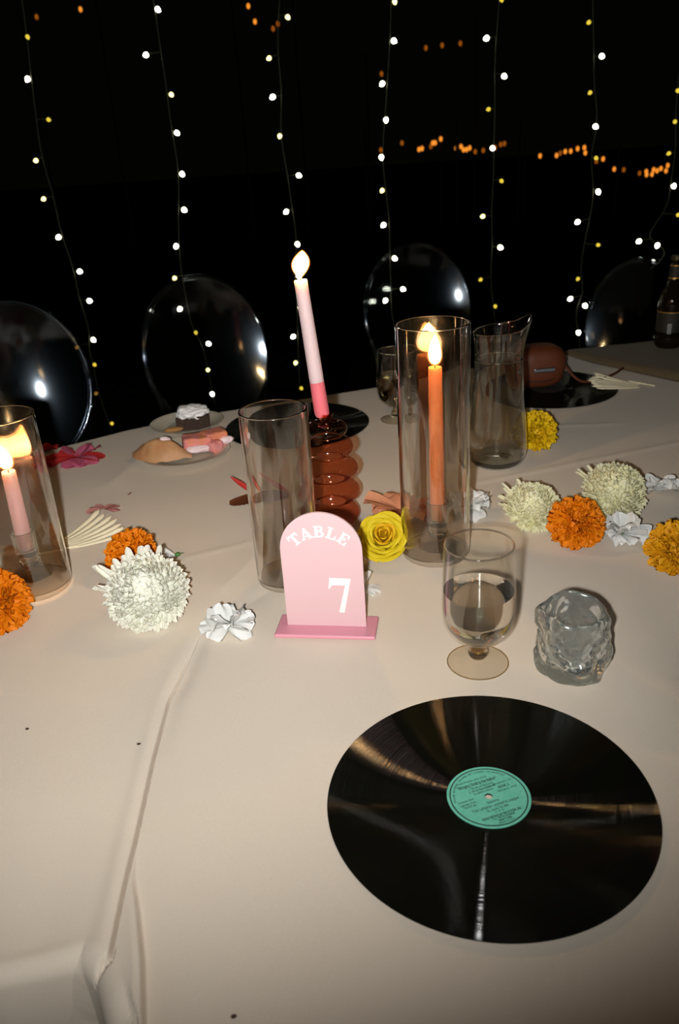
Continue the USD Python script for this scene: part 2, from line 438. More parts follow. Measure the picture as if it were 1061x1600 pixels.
def make_record(label, x, y, rad, z=0.0015, near=False):
    t = thing('vinyl_record', label, 'record', (x, y, T + z), 0, 'black records on the table')
    th = 0.0018
    prof = [(0.0037, 0), (rad - 0.0012, 0), (rad, th * 0.5), (rad - 0.0012, th), (0.0037, th)]
    obj('disc', lathe(prof, 180, closed=True), vinyl_mat(f'shellac_{numbered("m", "r")}', (x, y, 0)), t, smooth=30)
    lr = rad * 0.2567
    paper = LABEL_GREEN if near else DARK_LABEL
    lab = obj('paper_label', lathe([(0.0037, th), (lr, th), (lr, th + 0.0003), (0.0037, th + 0.0003)], 96, closed=True), paper, t, smooth=30, label='mint green paper label' if near else None)
    if near:
        zt = th + 0.00035
        ms = [moved(lathe([(lr * 0.905, 0), (lr * 0.935, 0), (lr * 0.935, 0.0001), (lr * 0.905, 0.0001)], 96, closed=True), (0, 0, zt))]
        S = 39.1e-3 / 100.0

        def line(txt, cx, cy, h, bold=False, wide=None, ang=0.0):
            m = meshkit.text_mesh(txt, h * S, 0.0001, bold)
            b = m.bounds
            m.apply_translation((-(b[0, 0] + b[1, 0]) / 2, -h * S / 2, 0))
            if wide:
                k = wide * S / (b[1, 0] - b[0, 0]); m.vertices[:, 0] *= k
            m.apply_transform(trimesh.transformations.rotation_matrix(ang, (0, 0, 1)))
            m.apply_translation((cx * S, cy * S, zt))
            ms.append(m)
        line('with Pastor and Choir', -12, 62, 6, wide=78)
        line('"Bringing Christ to the Nation"', -6, 49, 9.5, True, wide=104)
        line('1. Words of the Cross', -2, 37, 6.5, wide=66)
        line('2. So to Each Believer', -2, 28, 6.5, True, wide=72)
        line('In Lenten Season', -4, 19, 5.5, wide=52)
        line('Outside Start', -58, 6, 5.5, wide=42)
        line('Lenten Port.', -56, -4, 6.5, wide=42)
        line('78 R.P.M.', -56, -13, 6.5, wide=34)
        line('Program 12', 52, 30, 5.5, wide=48)
        line('SIDE 1', 50, 17, 7, True, wide=30)
        line('Hymns C. 1940', 54, 6, 6.5, wide=52)
        line('Issued by', 2, -18, 7, wide=32)
        line("The Lutheran Laymen's League", 2, -30, 8.5, wide=124)
        line('St. Louis 10, Mo.', 2, -41, 7.5, wide=58)
        line('U. S. A.', 2, -50, 6, wide=24)
        line('WORLD BROADCASTING SYSTEM, INC.', 2, -61, 6.5, True, wide=104)
        line('711 FIFTH AVENUE', 2, -69, 6, True, wide=58)
        line('NEW YORK', 2, -77, 6, True, wide=34)
        line('Made in U.S.A.', 2, -84, 5, wide=40)
        arc = 'VERTICAL RECORDING  PATENTED AND LICENSED FOR BROADCAST'
        for i, c in enumerate(arc):
            if c == ' ':
                continue
            a = math.radians(172 - i * 2.55)
            m = meshkit.text_mesh(c, 4.6 * S, 0.0001)
            b = m.bounds.mean(0); m.apply_translation((-b[0], -2.3 * S, 0))
            m.apply_transform(trimesh.transformations.rotation_matrix(a - PI / 2, (0, 0, 1)))
            m.apply_translation((lr * 0.83 * math.cos(a), lr * 0.83 * math.sin(a), zt)); ms.append(m)
        pr = cat(ms); pr.apply_transform(trimesh.transformations.rotation_matrix(math.radians(17.5), (0, 0, 1)))
        obj('printing', pr, INK, lab, smooth=False, label='black printed lettering and ring')
    return t


make_record('black record with mint green label in the foreground right', 0.122, 0.571, 0.1525, near=True)
make_record('black record under the rose glass candlestick, behind the empty vase', -0.082, 1.737, 0.163)
make_record('black record under the brown leather bag at the back right', 0.526, 1.885, 0.163)

# ------------------------------------------------------------------ table sign
sg = thing('table_sign', 'pale pink arched table number sign reading TABLE 7', 'sign', (-0.026, 0.883, T + 0.0005), math.radians(-9.6))
obj('base', moved(rbox(0.130, 0.050, 0.0055, 0.0022), (0, 0, 0.00275)), PINK_BASE, sg, label='darker rose pink base plate')
HP, WP = 0.161, 0.0515
arch = sbox(-WP, 0, WP, HP - WP).union(Point(0, HP - WP).buffer(WP, 48))
pan = extrude(arch, 0.0032)
pan.apply_transform(trimesh.transformations.rotation_matrix(PI / 2, (1, 0, 0)))         # x, y -> x, z ; thickness towards -y
pan.apply_translation((0, 0.0016, 0.0056))
obj('panel', pan, PINK_PANEL, sg, smooth=30)


def letter(ch):
    B = sbox
    if ch == 'T':
        return B(0, .84, .94, 1).union(B(.35, 0, .59, 1)).union(B(.2, 0, .74, .1)).union(Polygon([(0, .62), (.07, .62), (.14, .86), (0, .86)])).union(Polygon([(.94, .62), (.87, .62), (.80, .86), (.94, .86)]))
    if ch == 'A':
        return Polygon([(.1, 0), (.44, 1), (.60, 1), (.96, 0), (.70, 0), (.62, .22), (.30, .22), (.22, 0)]).difference(Polygon([(.335, .32), (.585, .32), (.465, .70)])).union(B(0, 0, .34, .09)).union(B(.58, 0, 1.06, .09))
    if ch == 'B':
        o_ = B(.1, 0, .34, 1).union(B(0, 0, .5, .09)).union(B(0, .91, .5, 1))
        up_ = aff.scale(Point(.48, .755).buffer(.245, 24), 1.25, 1); lo_ = aff.scale(Point(.5, .275).buffer(.275, 24), 1.3, 1)
        ho = aff.scale(Point(.44, .755).buffer(.14, 24), 1.0, 1).union(aff.scale(Point(.46, .28).buffer(.17, 24), 1.0, 1))
        return o_.union(up_.intersection(B(.2, 0, 2, 1))).union(lo_.intersection(B(.2, 0, 2, 1))).difference(ho.intersection(B(.34, 0, 2, 1)))
    if ch == 'L':
        return B(.12, 0, .36, 1).union(B(0, .91, .5, 1)).union(B(0, 0, .84, .1)).union(Polygon([(.84, 0), (.84, .36), (.77, .36), (.64, .1), (.6, 0)]))
    if ch == 'E':
        e = B(.1, 0, .34, 1).union(B(0, 0, .82, .1)).union(B(0, .9, .78, 1)).union(B(.3, .46, .56, .56)).union(B(.5, .36, .57, .66))
        return e.union(Polygon([(.82, 0), (.82, .34), (.75, .34), (.62, .1)])).union(Polygon([(.78, 1), (.78, .7), (.71, .7), (.6, .9)]))
    return Polygon([(0, .69), (.07, 1), (1, .98), (.64, .0), (.40, .01), (.74, .79), (.30, .80), (.14, .78), (.05, .69)])


def stick(poly):
    m = extrude(poly, 0.0007)
    m.apply_transform(trimesh.transformations.rotation_matrix(PI / 2, (1, 0, 0)))
    m.apply_translation((0, -0.0015, 0.0056))
    return m


for ch, a in zip('TABLE', (39, 19.5, 0.5, -18, -36.5)):
    p = letter(ch); bb = p.bounds
    p = aff.translate(p, -(bb[0] + bb[2]) / 2, -0.5); p = aff.scale(p, 0.0150, 0.0155, origin=(0, 0)).simplify(1e-5)
    p = aff.translate(aff.rotate(aff.translate(p, 0, 0.050), a, origin=(0, 0)), -0.0005, HP - 0.0755)
    obj('letter', stick(p), WHITE_PRINT, sg, smooth=False)
p = aff.translate(aff.scale(letter('7'), 0.029, 0.0505, origin=(0, 0)), 0.006, 0.0205)
obj('numeral', stick(p), WHITE_PRINT, sg, smooth=False)


# ------------------------------------------------------------------ glassware
def make_vase(label, x, y, R, H):
    t = thing('cylinder_vase', label, 'vase', (x, y, T + 0.0005), 0, 'clear cylinder vases')
    w = 0.0028
    prof = [(R - w, 0.011), (R - 0.0004, 0.011), (R, 0.02), (R, H - 0.0022), (R - 0.0005, H - 0.0006), (R - w / 2, H), (R - w + 0.0005, H - 0.0006), (R - w, H - 0.0022)]
    obj('wall', lathe(prof, 96, closed=True), GLASS, t, smooth=50)
    b = [(0, 0.0008), (R - 0.014, 0.0008), (R - 0.010, 0), (R - 0.006, 0), (R - 0.0018, 0.003), (R - 0.0004, 0.0075), (R - 0.0006, 0.0105), (R - 0.0045, 0.0108), (R - 0.012, 0.009), (0, 0.0085)]
    obj('base', lathe(b, 96), GLASS_BASE, t, smooth=50, label='thick clear glass base')
    return t


make_vase('empty clear cylinder vase just behind the pink sign', -0.079, 1.022, 0.0462, 0.258)
make_vase('tall clear cylinder vase around the orange candle', 0.1405, 1.070, 0.0505, 0.347)
make_vase('clear cylinder vase around the leaning pink candle at the left frame edge', -0.456, 1.049, 0.0515, 0.266)



def make_holder(label, x, y, z=0.0095):
    t = thing('candle_holder', label, 'candle holder', (x, y, T + z), 0, 'glass candle holders in the vases')
    foot = [(0, 0), (0.027, 0), (0.031, 0.002), (0.030, 0.006), (0.022, 0.010), (0.014, 0.014), (0, 0.0145)]
    obj('foot', lathe(foot, 48), FOOT, t)
    obj('stem', lathe([(0, 0.0146), (0.010, 0.0148), (0.0135, 0.019), (0.0150, 0.024), (0.012, 0.030), (0.0115, 0.034), (0, 0.0345)], 40), BULB_GLASS, t)

    def ribs(v, th):
        v = v.copy(); k = 1 + 0.03 * np.cos(16 * th); v[..., 0] *= k; v[..., 1] *= k
        return v
    cup = [(0, 0.0350), (0.0145, 0.0352), (0.0163, 0.040), (0.0168, 0.072), (0.0160, 0.0735), (0.0148, 0.072), (0.0142, 0.044), (0, 0.042)]
    obj('cup', lathe(cup, 96, warp=ribs), BULB_GLASS, t)
    return t


make_holder('small clear glass candle holder inside the tall vase', 0.1452, 1.081)
make_holder('small clear glass candle holder inside the left edge vase', -0.469, 1.074)


def flame_mat(name):
    return mat(name, {'tc': ('texture_coordinate', {}), 's': ('separate_xyz', {}), 'r': ('rgb_ramp', dict(ramp=[(0.0, (0.5, 0.16, 0.03)), (0.18, (1.0, 0.50, 0.16)), (0.5, (1.0, 0.68, 0.33)), (0.85, (1.0, 0.60, 0.22)), (1.0, (1.0, 0.35, 0.08))])),
                      'k': ('map_range', dict(from_min=0.0, from_max=0.036, to_min=0.0, to_max=1.0)), 'e': ('emission', dict(strength=280.0))},
               [('tc.object', 's.vector'), ('s.z', 'k.value'), ('k.result', 'r.fac'), ('r.color', 'e.color')], 'e.emission')


FLAME = flame_mat('candle_flame')
SHEATH = mat('flame_sheath', {'t': ('transparent_bsdf', {}), 'e': ('emission', dict(color=(1.0, 0.30, 0.04), strength=0.42)), 'a': ('add_closure', {})}, [('t.BSDF', 'a.closure1'), ('e.emission', 'a.closure2')], 'a.closure')
WICK = plain('charred_wick', (0.03, 0.02, 0.015), 0.9)


def make_candle(label, base, top, r0_, r1_, m, dip=None, flame_lean=(0, 0), fh=0.036, fw=0.0075, fat=0.62):
    base, top = np.array(base, float), np.array(top, float)
    t = thing('taper_candle', label, 'candle', base, 0, 'burning taper candles')
    ax = top - base; L = np.linalg.norm(ax); d = ax / L
    R = basis(np.array([0, -1.0, 0]), d); R = np.stack([R[:, 0], R[:, 1], d], 1)
    prof = [(0, 0), (r0_ * 0.8, 0), (r0_ * 0.97, 0.004), (r0_, 0.01)] + [(r0_ + (r1_ - r0_) * s, 0.01 + (L - 0.013) * s) for s in np.linspace(0, 1, 14)] + [(r1_ * 0.95, L - 0.0008), (r1_ * 0.75, L - 0.0012), (r1_ * 0.4, L - 0.003), (0, L - 0.003)]
    prof = np.array(prof)
    if dip:
        zc = dip[0]
        lo = [q for q in prof if q[1] <= zc] + [(r0_ + (r1_ - r0_) * zc / L, zc)]
        up_ = [(r0_ + (r1_ - r0_) * zc / L - 0.0002, zc)] + [q for q in prof if q[1] > zc]
        obj('wax_body', moved(lathe(up_, 40), R=R), m, t, label='pale pink upper wax')
        obj('dipped_end', moved(lathe(np.array(lo), 40), R=R), dip[1], t, label='deep rose dipped lower wax')
    else:
        obj('wax_body', moved(lathe(prof, 40), R=R), m, t)
    w0 = d * (L - 0.004)
    wp = spline([w0, w0 + d * 0.005, w0 + d * 0.009 + np.array([flame_lean[0], 0, 0]) * 0.15], 6)
    wk = obj('wick', tube(wp, 0.0008, 6), WICK, t)
    # flame: a teardrop about the wick tip, bent by the draught
    zs = np.linspace(0, 1, 20)
    rr = fw * np.sin(PI * np.clip(zs, 0, 1) ** fat) ** 0.85
    rr[0] = rr[-1] = 0
    fm = lathe(np.stack([rr, zs * fh], 1), 24)
    v = fm.vertices; k = (v[:, 2] / fh)
    v[:, 0] += flame_lean[0] * k ** 1.5; v[:, 1] += flame_lean[1] * k ** 1.5
    o_ = usdkit.mesh(stage, str(t.GetPath()) + '/flame', TM(v, fm.faces), FLAME, smooth=True)
    o_.AddTranslateOp().Set(Gf.Vec3d(*map(float, d * (L + 0.0025))))
    for grow in (0.0010, 0.0020):
        m_ = TM(v, fm.faces)
        sh = m_.vertices + trimesh.Trimesh(m_.vertices, m_.faces, process=False).vertex_normals * grow + d * (L + 0.0025)
        obj('flame_sheath', TM(sh, fm.faces), SHEATH, t, smooth=True, label='orange outer edge of the flame')
    return t


ORANGE_WAX = wax('orange_wax', (1.0, 0.27, 0.095))
PINK_WAX = wax('pink_wax', (0.86, 0.48, 0.52))
PALE_WAX = wax('pale_pink_wax', (0.66, 0.46, 0.47))
ROSE_WAX = wax('rose_wax', (0.74, 0.14, 0.17))
make_candle('orange taper candle burning inside the tall vase', (0.1452, 1.081, T + 0.054), (0.1452, 1.081, T + 0.285), 0.0112, 0.0095, ORANGE_WAX, flame_lean=(0.0005, 0), fh=0.043, fw=0.0088)
make_candle('leaning pink taper candle burning inside the vase at the left frame edge', (-0.469, 1.074, T + 0.054), (-0.466, 1.074, T + 0.178), 0.0118, 0.0100, PINK_WAX, flame_lean=(-0.010, 0), fh=0.046, fw=0.0105)

# stacked-bubble candlestick
cs = thing('bubble_candlestick', 'rose amber glass candlestick of stacked bubble discs behind the sign', 'candlestick', (-0.012, 1.205, T + 0.0005))
discs = [(0.019, 0.046, 0.019), (0.058, 0.0485, 0.0185), (0.0965, 0.0475, 0.0180), (0.133, 0.0415, 0.0165), (0.1635, 0.0330, 0.0125)]
prof = [(0, 0.0)]
zlast = None
for zc, R_, hh in discs:
    for a in np.linspace(-PI / 2, PI / 2, 13)[1:-1]:
        q = (0.011 + (R_ - 0.011) * abs(math.cos(a)) ** 0.75, zc + hh * math.sin(a))
        prof.append(q)
prof[0:1] = [(0, 0.0), (0.02, 0.0)]
body = lathe(prof + [(0.010, 0.177), (0, 0.177)], 72)
obj('stacked_discs', body, ROSEGLASS, cs, smooth=60)
obj('candle_cup', moved(lathe([(0, 0.1772), (0.0085, 0.1772), (0.0105, 0.183), (0.0128, 0.190), (0.0119, 0.190), (0.0098, 0.184), (0, 0.184)], 40)), ROSEGLASS, cs)
make_candle('two-tone pink taper candle burning in the stacked bubble candlestick', (-0.0165, 1.205, T + 0.1855), (-0.034, 1.205, T + 0.395), 0.0118, 0.0098, PALE_WAX, dip=(0.056, ROSE_WAX), flame_lean=(0.006, 0), fh=0.037, fw=0.0118, fat=1.05)


def make_goblet(label, x, y, level, liquid, liquid_label, s=1.0):
    t = thing('goblet', label, 'glass', (x, y, T + 0.0005), 0, 'stemmed goblets')
    bowl_out = [(0.006, 0.029), (0.018, 0.0325), (0.030, 0.040), (0.0385, 0.052), (0.0420, 0.066), (0.0425, 0.080), (0.0415, 0.105), (0.0400, 0.135), (0.0390, 0.156)]
    bo = spline(bowl_out, 36)
    w = 0.0013
    bi = bo.copy(); bi[:, 0] -= w; bi[:, 1] += np.linspace(0.0022, 0, len(bi)); bi[0] = (0.004, 0.0325)
    loop = np.vstack([[(0, 0.0285)], bo, [(0.0390 - w / 2, 0.1568)], bi[::-1], [(0, 0.0322)]]) * s
    obj('bowl', lathe(loop, 96), GOBLET, t, smooth=60)
    rim = [(0.0390 - w / 2 + 0.0010 * math.cos(a), 0.1572 + 0.0010 * math.sin(a)) for a in np.linspace(0, 2 * PI, 12)[:-1]]
    obj('rim', lathe(np.array(rim) * s, 96, closed=True), RIMGLASS, t, smooth=True)
    st = np.array([(0, 0.0085), (0.009, 0.0085), (0.0105, 0.011), (0.0118, 0.015), (0.0105, 0.0205), (0.0075, 0.024), (0.0065, 0.0275), (0, 0.0283)]) * s
    obj('stem', lathe(st, 48), STEM, t, smooth=60, label='knop-shaped amber-tinged stem')
    ft = np.array([(0, 0.002), (0.026, 0.0007), (0.0345, 0), (0.0362, 0.0008), (0.0358, 0.0018), (0.028, 0.0030), (0.018, 0.0052), (0.011, 0.0082), (0, 0.0084)]) * s
    obj('foot', lathe(ft, 72), FOOT, t, smooth=60)
    fr_ = [(0.0357 + 0.0008 * math.cos(a), 0.0010 + 0.0008 * math.sin(a)) for a in np.linspace(0, 2 * PI, 10)[:-1]]
    obj('foot_edge', lathe(np.array(fr_) * s, 96, closed=True), STEM, t, smooth=True)
    q = bi[bi[:, 1] < level]
    rl = np.interp(level, bi[:, 1], bi[:, 0])
    pr = [(0, q[0, 1] + 0.0003)] + [(r - 0.0004, z + 0.0002) for r, z in q] + [(rl - 0.0004, level - 0.0006), (rl - 0.0015, level - 0.0012), (0, level - 0.0014)]
    obj('drink', lathe(np.array(pr) * s, 96), liquid, t, smooth=60, label=liquid_label)
    return t


make_goblet('stemmed goblet half full of water beside the wavy tumbler', 0.152, 0.788, 0.100, WATER, 'clear water')
make_goblet('far stemmed goblet of pale drink behind the tall vase', 0.143, 1.728, 0.103, JUICE, 'pale cloudy drink')

# wavy twisted tumbler
tb = thing('tumbler', 'thick clear tumbler with wavy twisted sides, right of the goblet', 'glass', (0.255, 0.764, T + 0.0005), 0.35)


def wavy(v, th):
    v = v.copy()
    r = np.hypot(v[..., 0], v[..., 1]); z = v[..., 2]
    h = np.clip(z / 0.082, 0, 1)
    a = th[None, :] + 0 * r
    amp = 0.055 + 0.02 * np.sin(h * 5)
    k = 1 + (amp * np.sin(3 * a + 5.5 * h + 0.9 * np.sin(2 * a + 3)) + 0.030 * np.sin(5 * a - 7.0 * h + 1.3) + 0.018 * np.sin(9 * a + 11 * h)) * np.clip(r / 0.03, 0, 1)
    v[..., 0] *= k; v[..., 1] *= k
    v[..., 2] += 0.0018 * np.sin(3 * a + 5) * h * np.clip(r / 0.03, 0, 1)
    dent = (meshkit.fbm(v.reshape(-1, 3) * np.array([115, 115, 80]) + 11, 2, 8).reshape(r.shape) - 0.5) * np.clip((r - 0.0335) / 0.003, 0, 1) * np.sin(PI * np.clip(h, 0.02, 0.98)) ** 0.5
    e = 0.0085 * dent / np.maximum(r, 1e-4)
    v[..., 0] *= 1 + e; v[..., 1] *= 1 + e
    return v


tp = [(0, 0.0012), (0.026, 0.001), (0.033, 0), (0.0385, 0.003), (0.0405, 0.010), (0.0415, 0.02)] + [(0.0415 - 0.0035 * s + 0.0010 * math.sin(s * 9), 0.02 + 0.058 * s) for s in np.linspace(0.04, 1, 40)]
tp += [(0.0370, 0.0805), (0.0355, 0.0818), (0.0338, 0.0812)] + [(0.0325 - 0.003 * s, 0.080 - 0.058 * s) for s in np.linspace(0, 1, 14)] + [(0.025, 0.0185), (0.015, 0.0175), (0, 0.0175)]
obj('body', lathe(tp, 144, warp=wavy), TUMBLER, tb, smooth=70)

# carafe
cf = thing('carafe', 'clear glass carafe with a pulled pouring lip behind the tall vase', 'carafe', (0.306, 1.425, T + 0.0005))


def lip(v, th):
    v = v.copy()
    z = v[..., 2]; k = np.clip((z - 0.195) / 0.06, 0, 1) ** 1.6
    w = np.clip(np.cos(th - 0.05), 0, 1)[None, :] ** 6
    v[..., 0] += 0.012 * k * w
    v[..., 2] += 0.017 * k * w + 0.004 * k * np.cos(th)[None, :]
    return v


co = spline([(0.036, 0.0), (0.047, 0.004), (0.0545, 0.020), (0.0565, 0.040), (0.0540, 0.075), (0.0490, 0.12), (0.0455, 0.165), (0.0435, 0.195), (0.0430, 0.205), (0.0440, 0.225), (0.0470, 0.255)], 60)
ci = co.copy(); ci[:, 0] -= 0.0024
ci = ci[ci[:, 1] > 0.009]
loop = np.vstack([[(0, 0.002), (0.032, 0.0015)], co, [(0.0460, 0.2556)], ci[::-1], [(0.034, 0.0085), (0, 0.0095)]])
obj('body', lathe(loop, 96, warp=lip), CARAFE, cf, smooth=60)
rg = [(0.0432 + 0.0011 * math.cos(a), 0.2015 + 0.0016 * math.sin(a)) for a in np.linspace(0, 2 * PI, 10)[:-1]]
obj('neck_ring', lathe(rg, 96, closed=True), CARAFE, cf, smooth=60)


# ------------------------------------------------------------------ flowers
def petal(L, W, cup=0.3, curl=0.3, a=0.7, ruffle=0.0, tip=0.0, nu=4, nv=6, r=None, rf=3.0, end=0.86):
    """A petal from the origin along +y, face +z. curl: total bend (radians) towards +z, cup: sides raised, tip: pinch at the end."""
    r = r or rng
    u = np.linspace(-1, 1, nu + 1); v = np.linspace(0, 1, nv + 1)
    U, V = np.meshgrid(u, v)
    w = W * (0.12 + 0.88 * np.sin(PI * np.clip(V, 0, 1) ** a * end + 0.12) ** 0.8)
    w = w * (1 - tip * V ** 4)
    ang = curl * V
    dy = np.cos(curl * v); dz = np.sin(curl * v)
    yy = np.r_[0, np.cumsum((dy[1:] + dy[:-1]) / 2)] * L / nv; zz = np.r_[0, np.cumsum((dz[1:] + dz[:-1]) / 2)] * L / nv
    x = U * w / 2
    off = cup * (U ** 2) * w / 2
    if ruffle:
        ph = r.uniform(0, 6.28)
        off = off + ruffle * L * V ** 1.5 * np.sin(U * rf + ph + 2 * V) + ruffle * 0.5 * L * V ** 2 * np.sin(U * rf * 2.3 + 2 * ph)
    Y = yy[:, None] - off * np.sin(ang); Z = zz[:, None] + off * np.cos(ang)
    Y = Y + (V == 1) * (-0.06 * L * U ** 2)
    i = np.arange((nu + 1) * (nv + 1)).reshape(nv + 1, nu + 1)
    q = np.stack([i[:-1, :-1], i[:-1, 1:], i[1:, 1:], i[1:, :-1]], -1).reshape(-1, 4)
    return TM(np.stack([x, Y, Z], -1).reshape(-1, 3), q)


def frame_to(axis):
    """Rotation taking +z to axis."""
    axis = unit(axis)
    return basis(np.cross(axis, [1, 0, 0.01]), axis)


def ball_flower(name, label, loc, R, axis, m, seed, n=260, kind='mum', squash=0.8, group=None, loose=0, loose_side=None, catname='flower'):
    r = np.random.default_rng(seed)
    t = thing(name, label, catname, loc, 0, {'marigold': 'marigold heads on the cloth', 'cream_chrysanthemum': 'cream chrysanthemums on the right'}.get(name))
    A = frame_to(axis)
    c = np.array([0, 0, R * squash * 0.86])
    ms = []
    ga = PI * (3 - math.sqrt(5))
    for i in range(n):
        f = (i + 0.5) / n
        pol = math.acos(1 - 1.45 * f)                  # polar angle from the axis, to about 117 degrees
        az = i * ga + r.normal(0, 0.12)
        d = np.array([math.sin(pol) * math.cos(az), math.sin(pol) * math.sin(az), math.cos(pol)])
        inw = unit(np.array([0, 0, 1.0]) - d * d[2] + r.normal(0, 0.12, 3))
        if kind == 'mum':
            L = R * (0.44 + 0.12 * f) * r.uniform(0.85, 1.10); W = R * 0.118 * r.uniform(0.85, 1.2)
            p = petal(L, W, cup=0.9, curl=r.uniform(1.1, 1.9) - 1.6 * max(0, f - 0.7), a=1.05, nu=2, nv=6, end=0.70)
            base = d * R * 0.50
            Rm = basis(d + 0.12 * r.normal(0, 1, 3) - inw * 0.55, inw)
        else:
            L = R * (0.55 - 0.12 * (1 - f)) * r.uniform(0.8, 1.15); W = R * 0.36 * r.uniform(0.8, 1.2)
            p = petal(L, W, cup=0.35, curl=r.uniform(-0.2, 0.7), a=1.25, ruffle=0.16, nu=4, nv=4, r=r, rf=4)
            base = d * R * 0.50
            Rm = basis(d + 0.25 * r.normal(0, 1, 3), inw + 0.8 * r.normal(0, 1, 3))
        q = moved(p, base, Rm)
        q.vertices[:, 2] *= squash
        q = moved(q, c, A)
        low = q.vertices[:, 2] < 0.0008
        q.vertices[low, 2] = 0.0008 + (0.0008 - q.vertices[low, 2]) * 0.02
        ms.append(q)
    core = trimesh.creation.icosphere(2, R * 0.56); core.vertices[:, 2] *= squash
    core = moved(core, c, A); core.vertices[:, 2] = np.maximum(core.vertices[:, 2], 0.001)
    obj('petals', cat(ms), m, t, smooth=True, kind='stuff')
    obj('heart', core, m, t, smooth=True)
    if loose:
        for k in range(loose):
            az = loose_side + r.uniform(-1.1, 1.1)
            e = r.uniform(-0.05, 0.5)
            d = unit([math.cos(az), math.sin(az), e])
            p = petal(R * r.uniform(0.48, 0.72), R * r.uniform(0.16, 0.22), cup=0.7, curl=r.uniform(0.2, 0.9), a=1.1, nu=4, nv=9, end=0.83)
            b = c + d * np.array([1, 1, 0.8]) * R * 0.76
            q = moved(p, b, basis(d + r.normal(0, 0.12, 3), [0, 0, 1.0]))
            q.vertices[:, 2] = np.maximum(q.vertices[:, 2], 0.0012)
            obj('petal', q, m, t, smooth=True)
    return t


WHITE_MUM = petal_mat('white_mum_petals', (0.92, 0.93, 0.80), (0.96, 0.96, 0.91), (0.97, 0.97, 0.95), thru=0.42)
CREAM_MUM = petal_mat('cream_mum_petals', (0.90, 0.89, 0.58), (0.95, 0.93, 0.74), (0.97, 0.96, 0.84), thru=0.42)
ORANGE = petal_mat('marigold_petals', (0.62, 0.15, 0.002), (0.85, 0.26, 0.003), (0.93, 0.38, 0.006), thru=0.2)
GOLD = petal_mat('gold_petals', (0.55, 0.20, 0.003), (0.82, 0.42, 0.008), (0.88, 0.55, 0.02), thru=0.2)
YELLOW = petal_mat('yellow_rose_petals', (0.66, 0.47, 0.008), (0.74, 0.60, 0.02), (0.78, 0.69, 0.07), thru=0.25)
YELLOW_IN = petal_mat('yellow_rose_heart', (0.66, 0.34, 0.004), (0.72, 0.45, 0.008), (0.74, 0.56, 0.02), thru=0.2)
YELLOW2 = petal_mat('deep_yellow_petals', (0.72, 0.42, 0.004), (0.86, 0.62, 0.01), (0.88, 0.70, 0.02), thru=0.2)
WHITE = petal_mat('white_petals', (0.78, 0.79, 0.77), (0.85, 0.86, 0.85), (0.88, 0.89, 0.88), thru=0.3)
GREEN = plain('calyx_green', (0.05, 0.16, 0.03), 0.6)
CORAL = petal_mat('coral_petals', (0.66, 0.25, 0.12), (0.78, 0.38, 0.22), (0.80, 0.52, 0.38), thru=0.3)
MAGENTA = petal_mat('magenta_petals', (0.56, 0.10, 0.19), (0.64, 0.16, 0.27), (0.68, 0.24, 0.34), thru=0.3)
REDP = petal_mat('red_petals', (0.42, 0.02, 0.02), (0.60, 0.04, 0.04), (0.66, 0.08, 0.07), thru=0.3)
BROWNP = petal_mat('brown_petals', (0.10, 0.028, 0.010), (0.15, 0.045, 0.016), (0.19, 0.065, 0.024), thru=0.1)
DRIEDP = petal_mat('dried_petals', (0.30, 0.09, 0.07), (0.50, 0.24, 0.22), (0.62, 0.44, 0.46), thru=0.2)
LILAC = petal_mat('lilac_petals', (0.62, 0.47, 0.50), (0.72, 0.58, 0.62), thru=0.3)
CREAMP = petal_mat('cream_pleats', (0.72, 0.63, 0.44), (0.82, 0.76, 0.56), (0.88, 0.83, 0.66), thru=0.06, fine=25)

toCam = np.array([0, -0.6, 0.8])
ball_flower('white_chrysanthemum', 'large white chrysanthemum with loose outer petals, left of centre', (-0.266, 0.943, T), 0.058, (0.05, -0.5, 0.86), WHITE_MUM, 11, n=800, loose=22, loose_side=2.5, squash=0.80)
ball_flower('cream_chrysanthemum', 'cream chrysanthemum left of the right-hand marigold', (0.306, 1.150, T), 0.046, (0.0, -0.45, 0.9), CREAM_MUM, 12, n=560, squash=0.78, loose=8, loose_side=2.6)
ball_flower('cream_chrysanthemum', 'cream chrysanthemum behind and right of the right-hand marigold', (0.440, 1.163, T), 0.052, (0.05, -0.55, 0.8), CREAM_MUM, 13, n=640, squash=0.92, loose=8, loose_side=2.2)
ball_flower('marigold', 'orange marigold behind the large white chrysanthemum', (-0.318, 1.080, T), 0.041, (-0.1, -0.5, 0.85), ORANGE, 14, n=240, kind='mg', squash=0.85)
ball_flower('marigold', 'orange marigold cut by the left frame edge', (-0.475, 0.952, T), 0.047, (0.3, -0.5, 0.8), ORANGE, 15, n=260, kind='mg', squash=0.85)
ball_flower('marigold', 'orange marigold between two cream chrysanthemums on the right', (0.354, 1.078, T), 0.042, (0.0, -0.75, 0.65), ORANGE, 16, n=260, kind='mg', squash=0.88)
ball_flower('gold_marigold', 'golden yellow marigold cut by the right frame edge', (0.466, 0.985, T), 0.041, (-0.2, -0.7, 0.6), GOLD, 17, n=240, kind='mg', squash=0.75)
ball_flower('yellow_marigold', 'deep yellow marigold half hidden behind the carafe', (0.398, 1.492, T), 0.042, (0.0, -0.6, 0.7), YELLOW2, 18, n=230, kind='mg', squash=0.95)


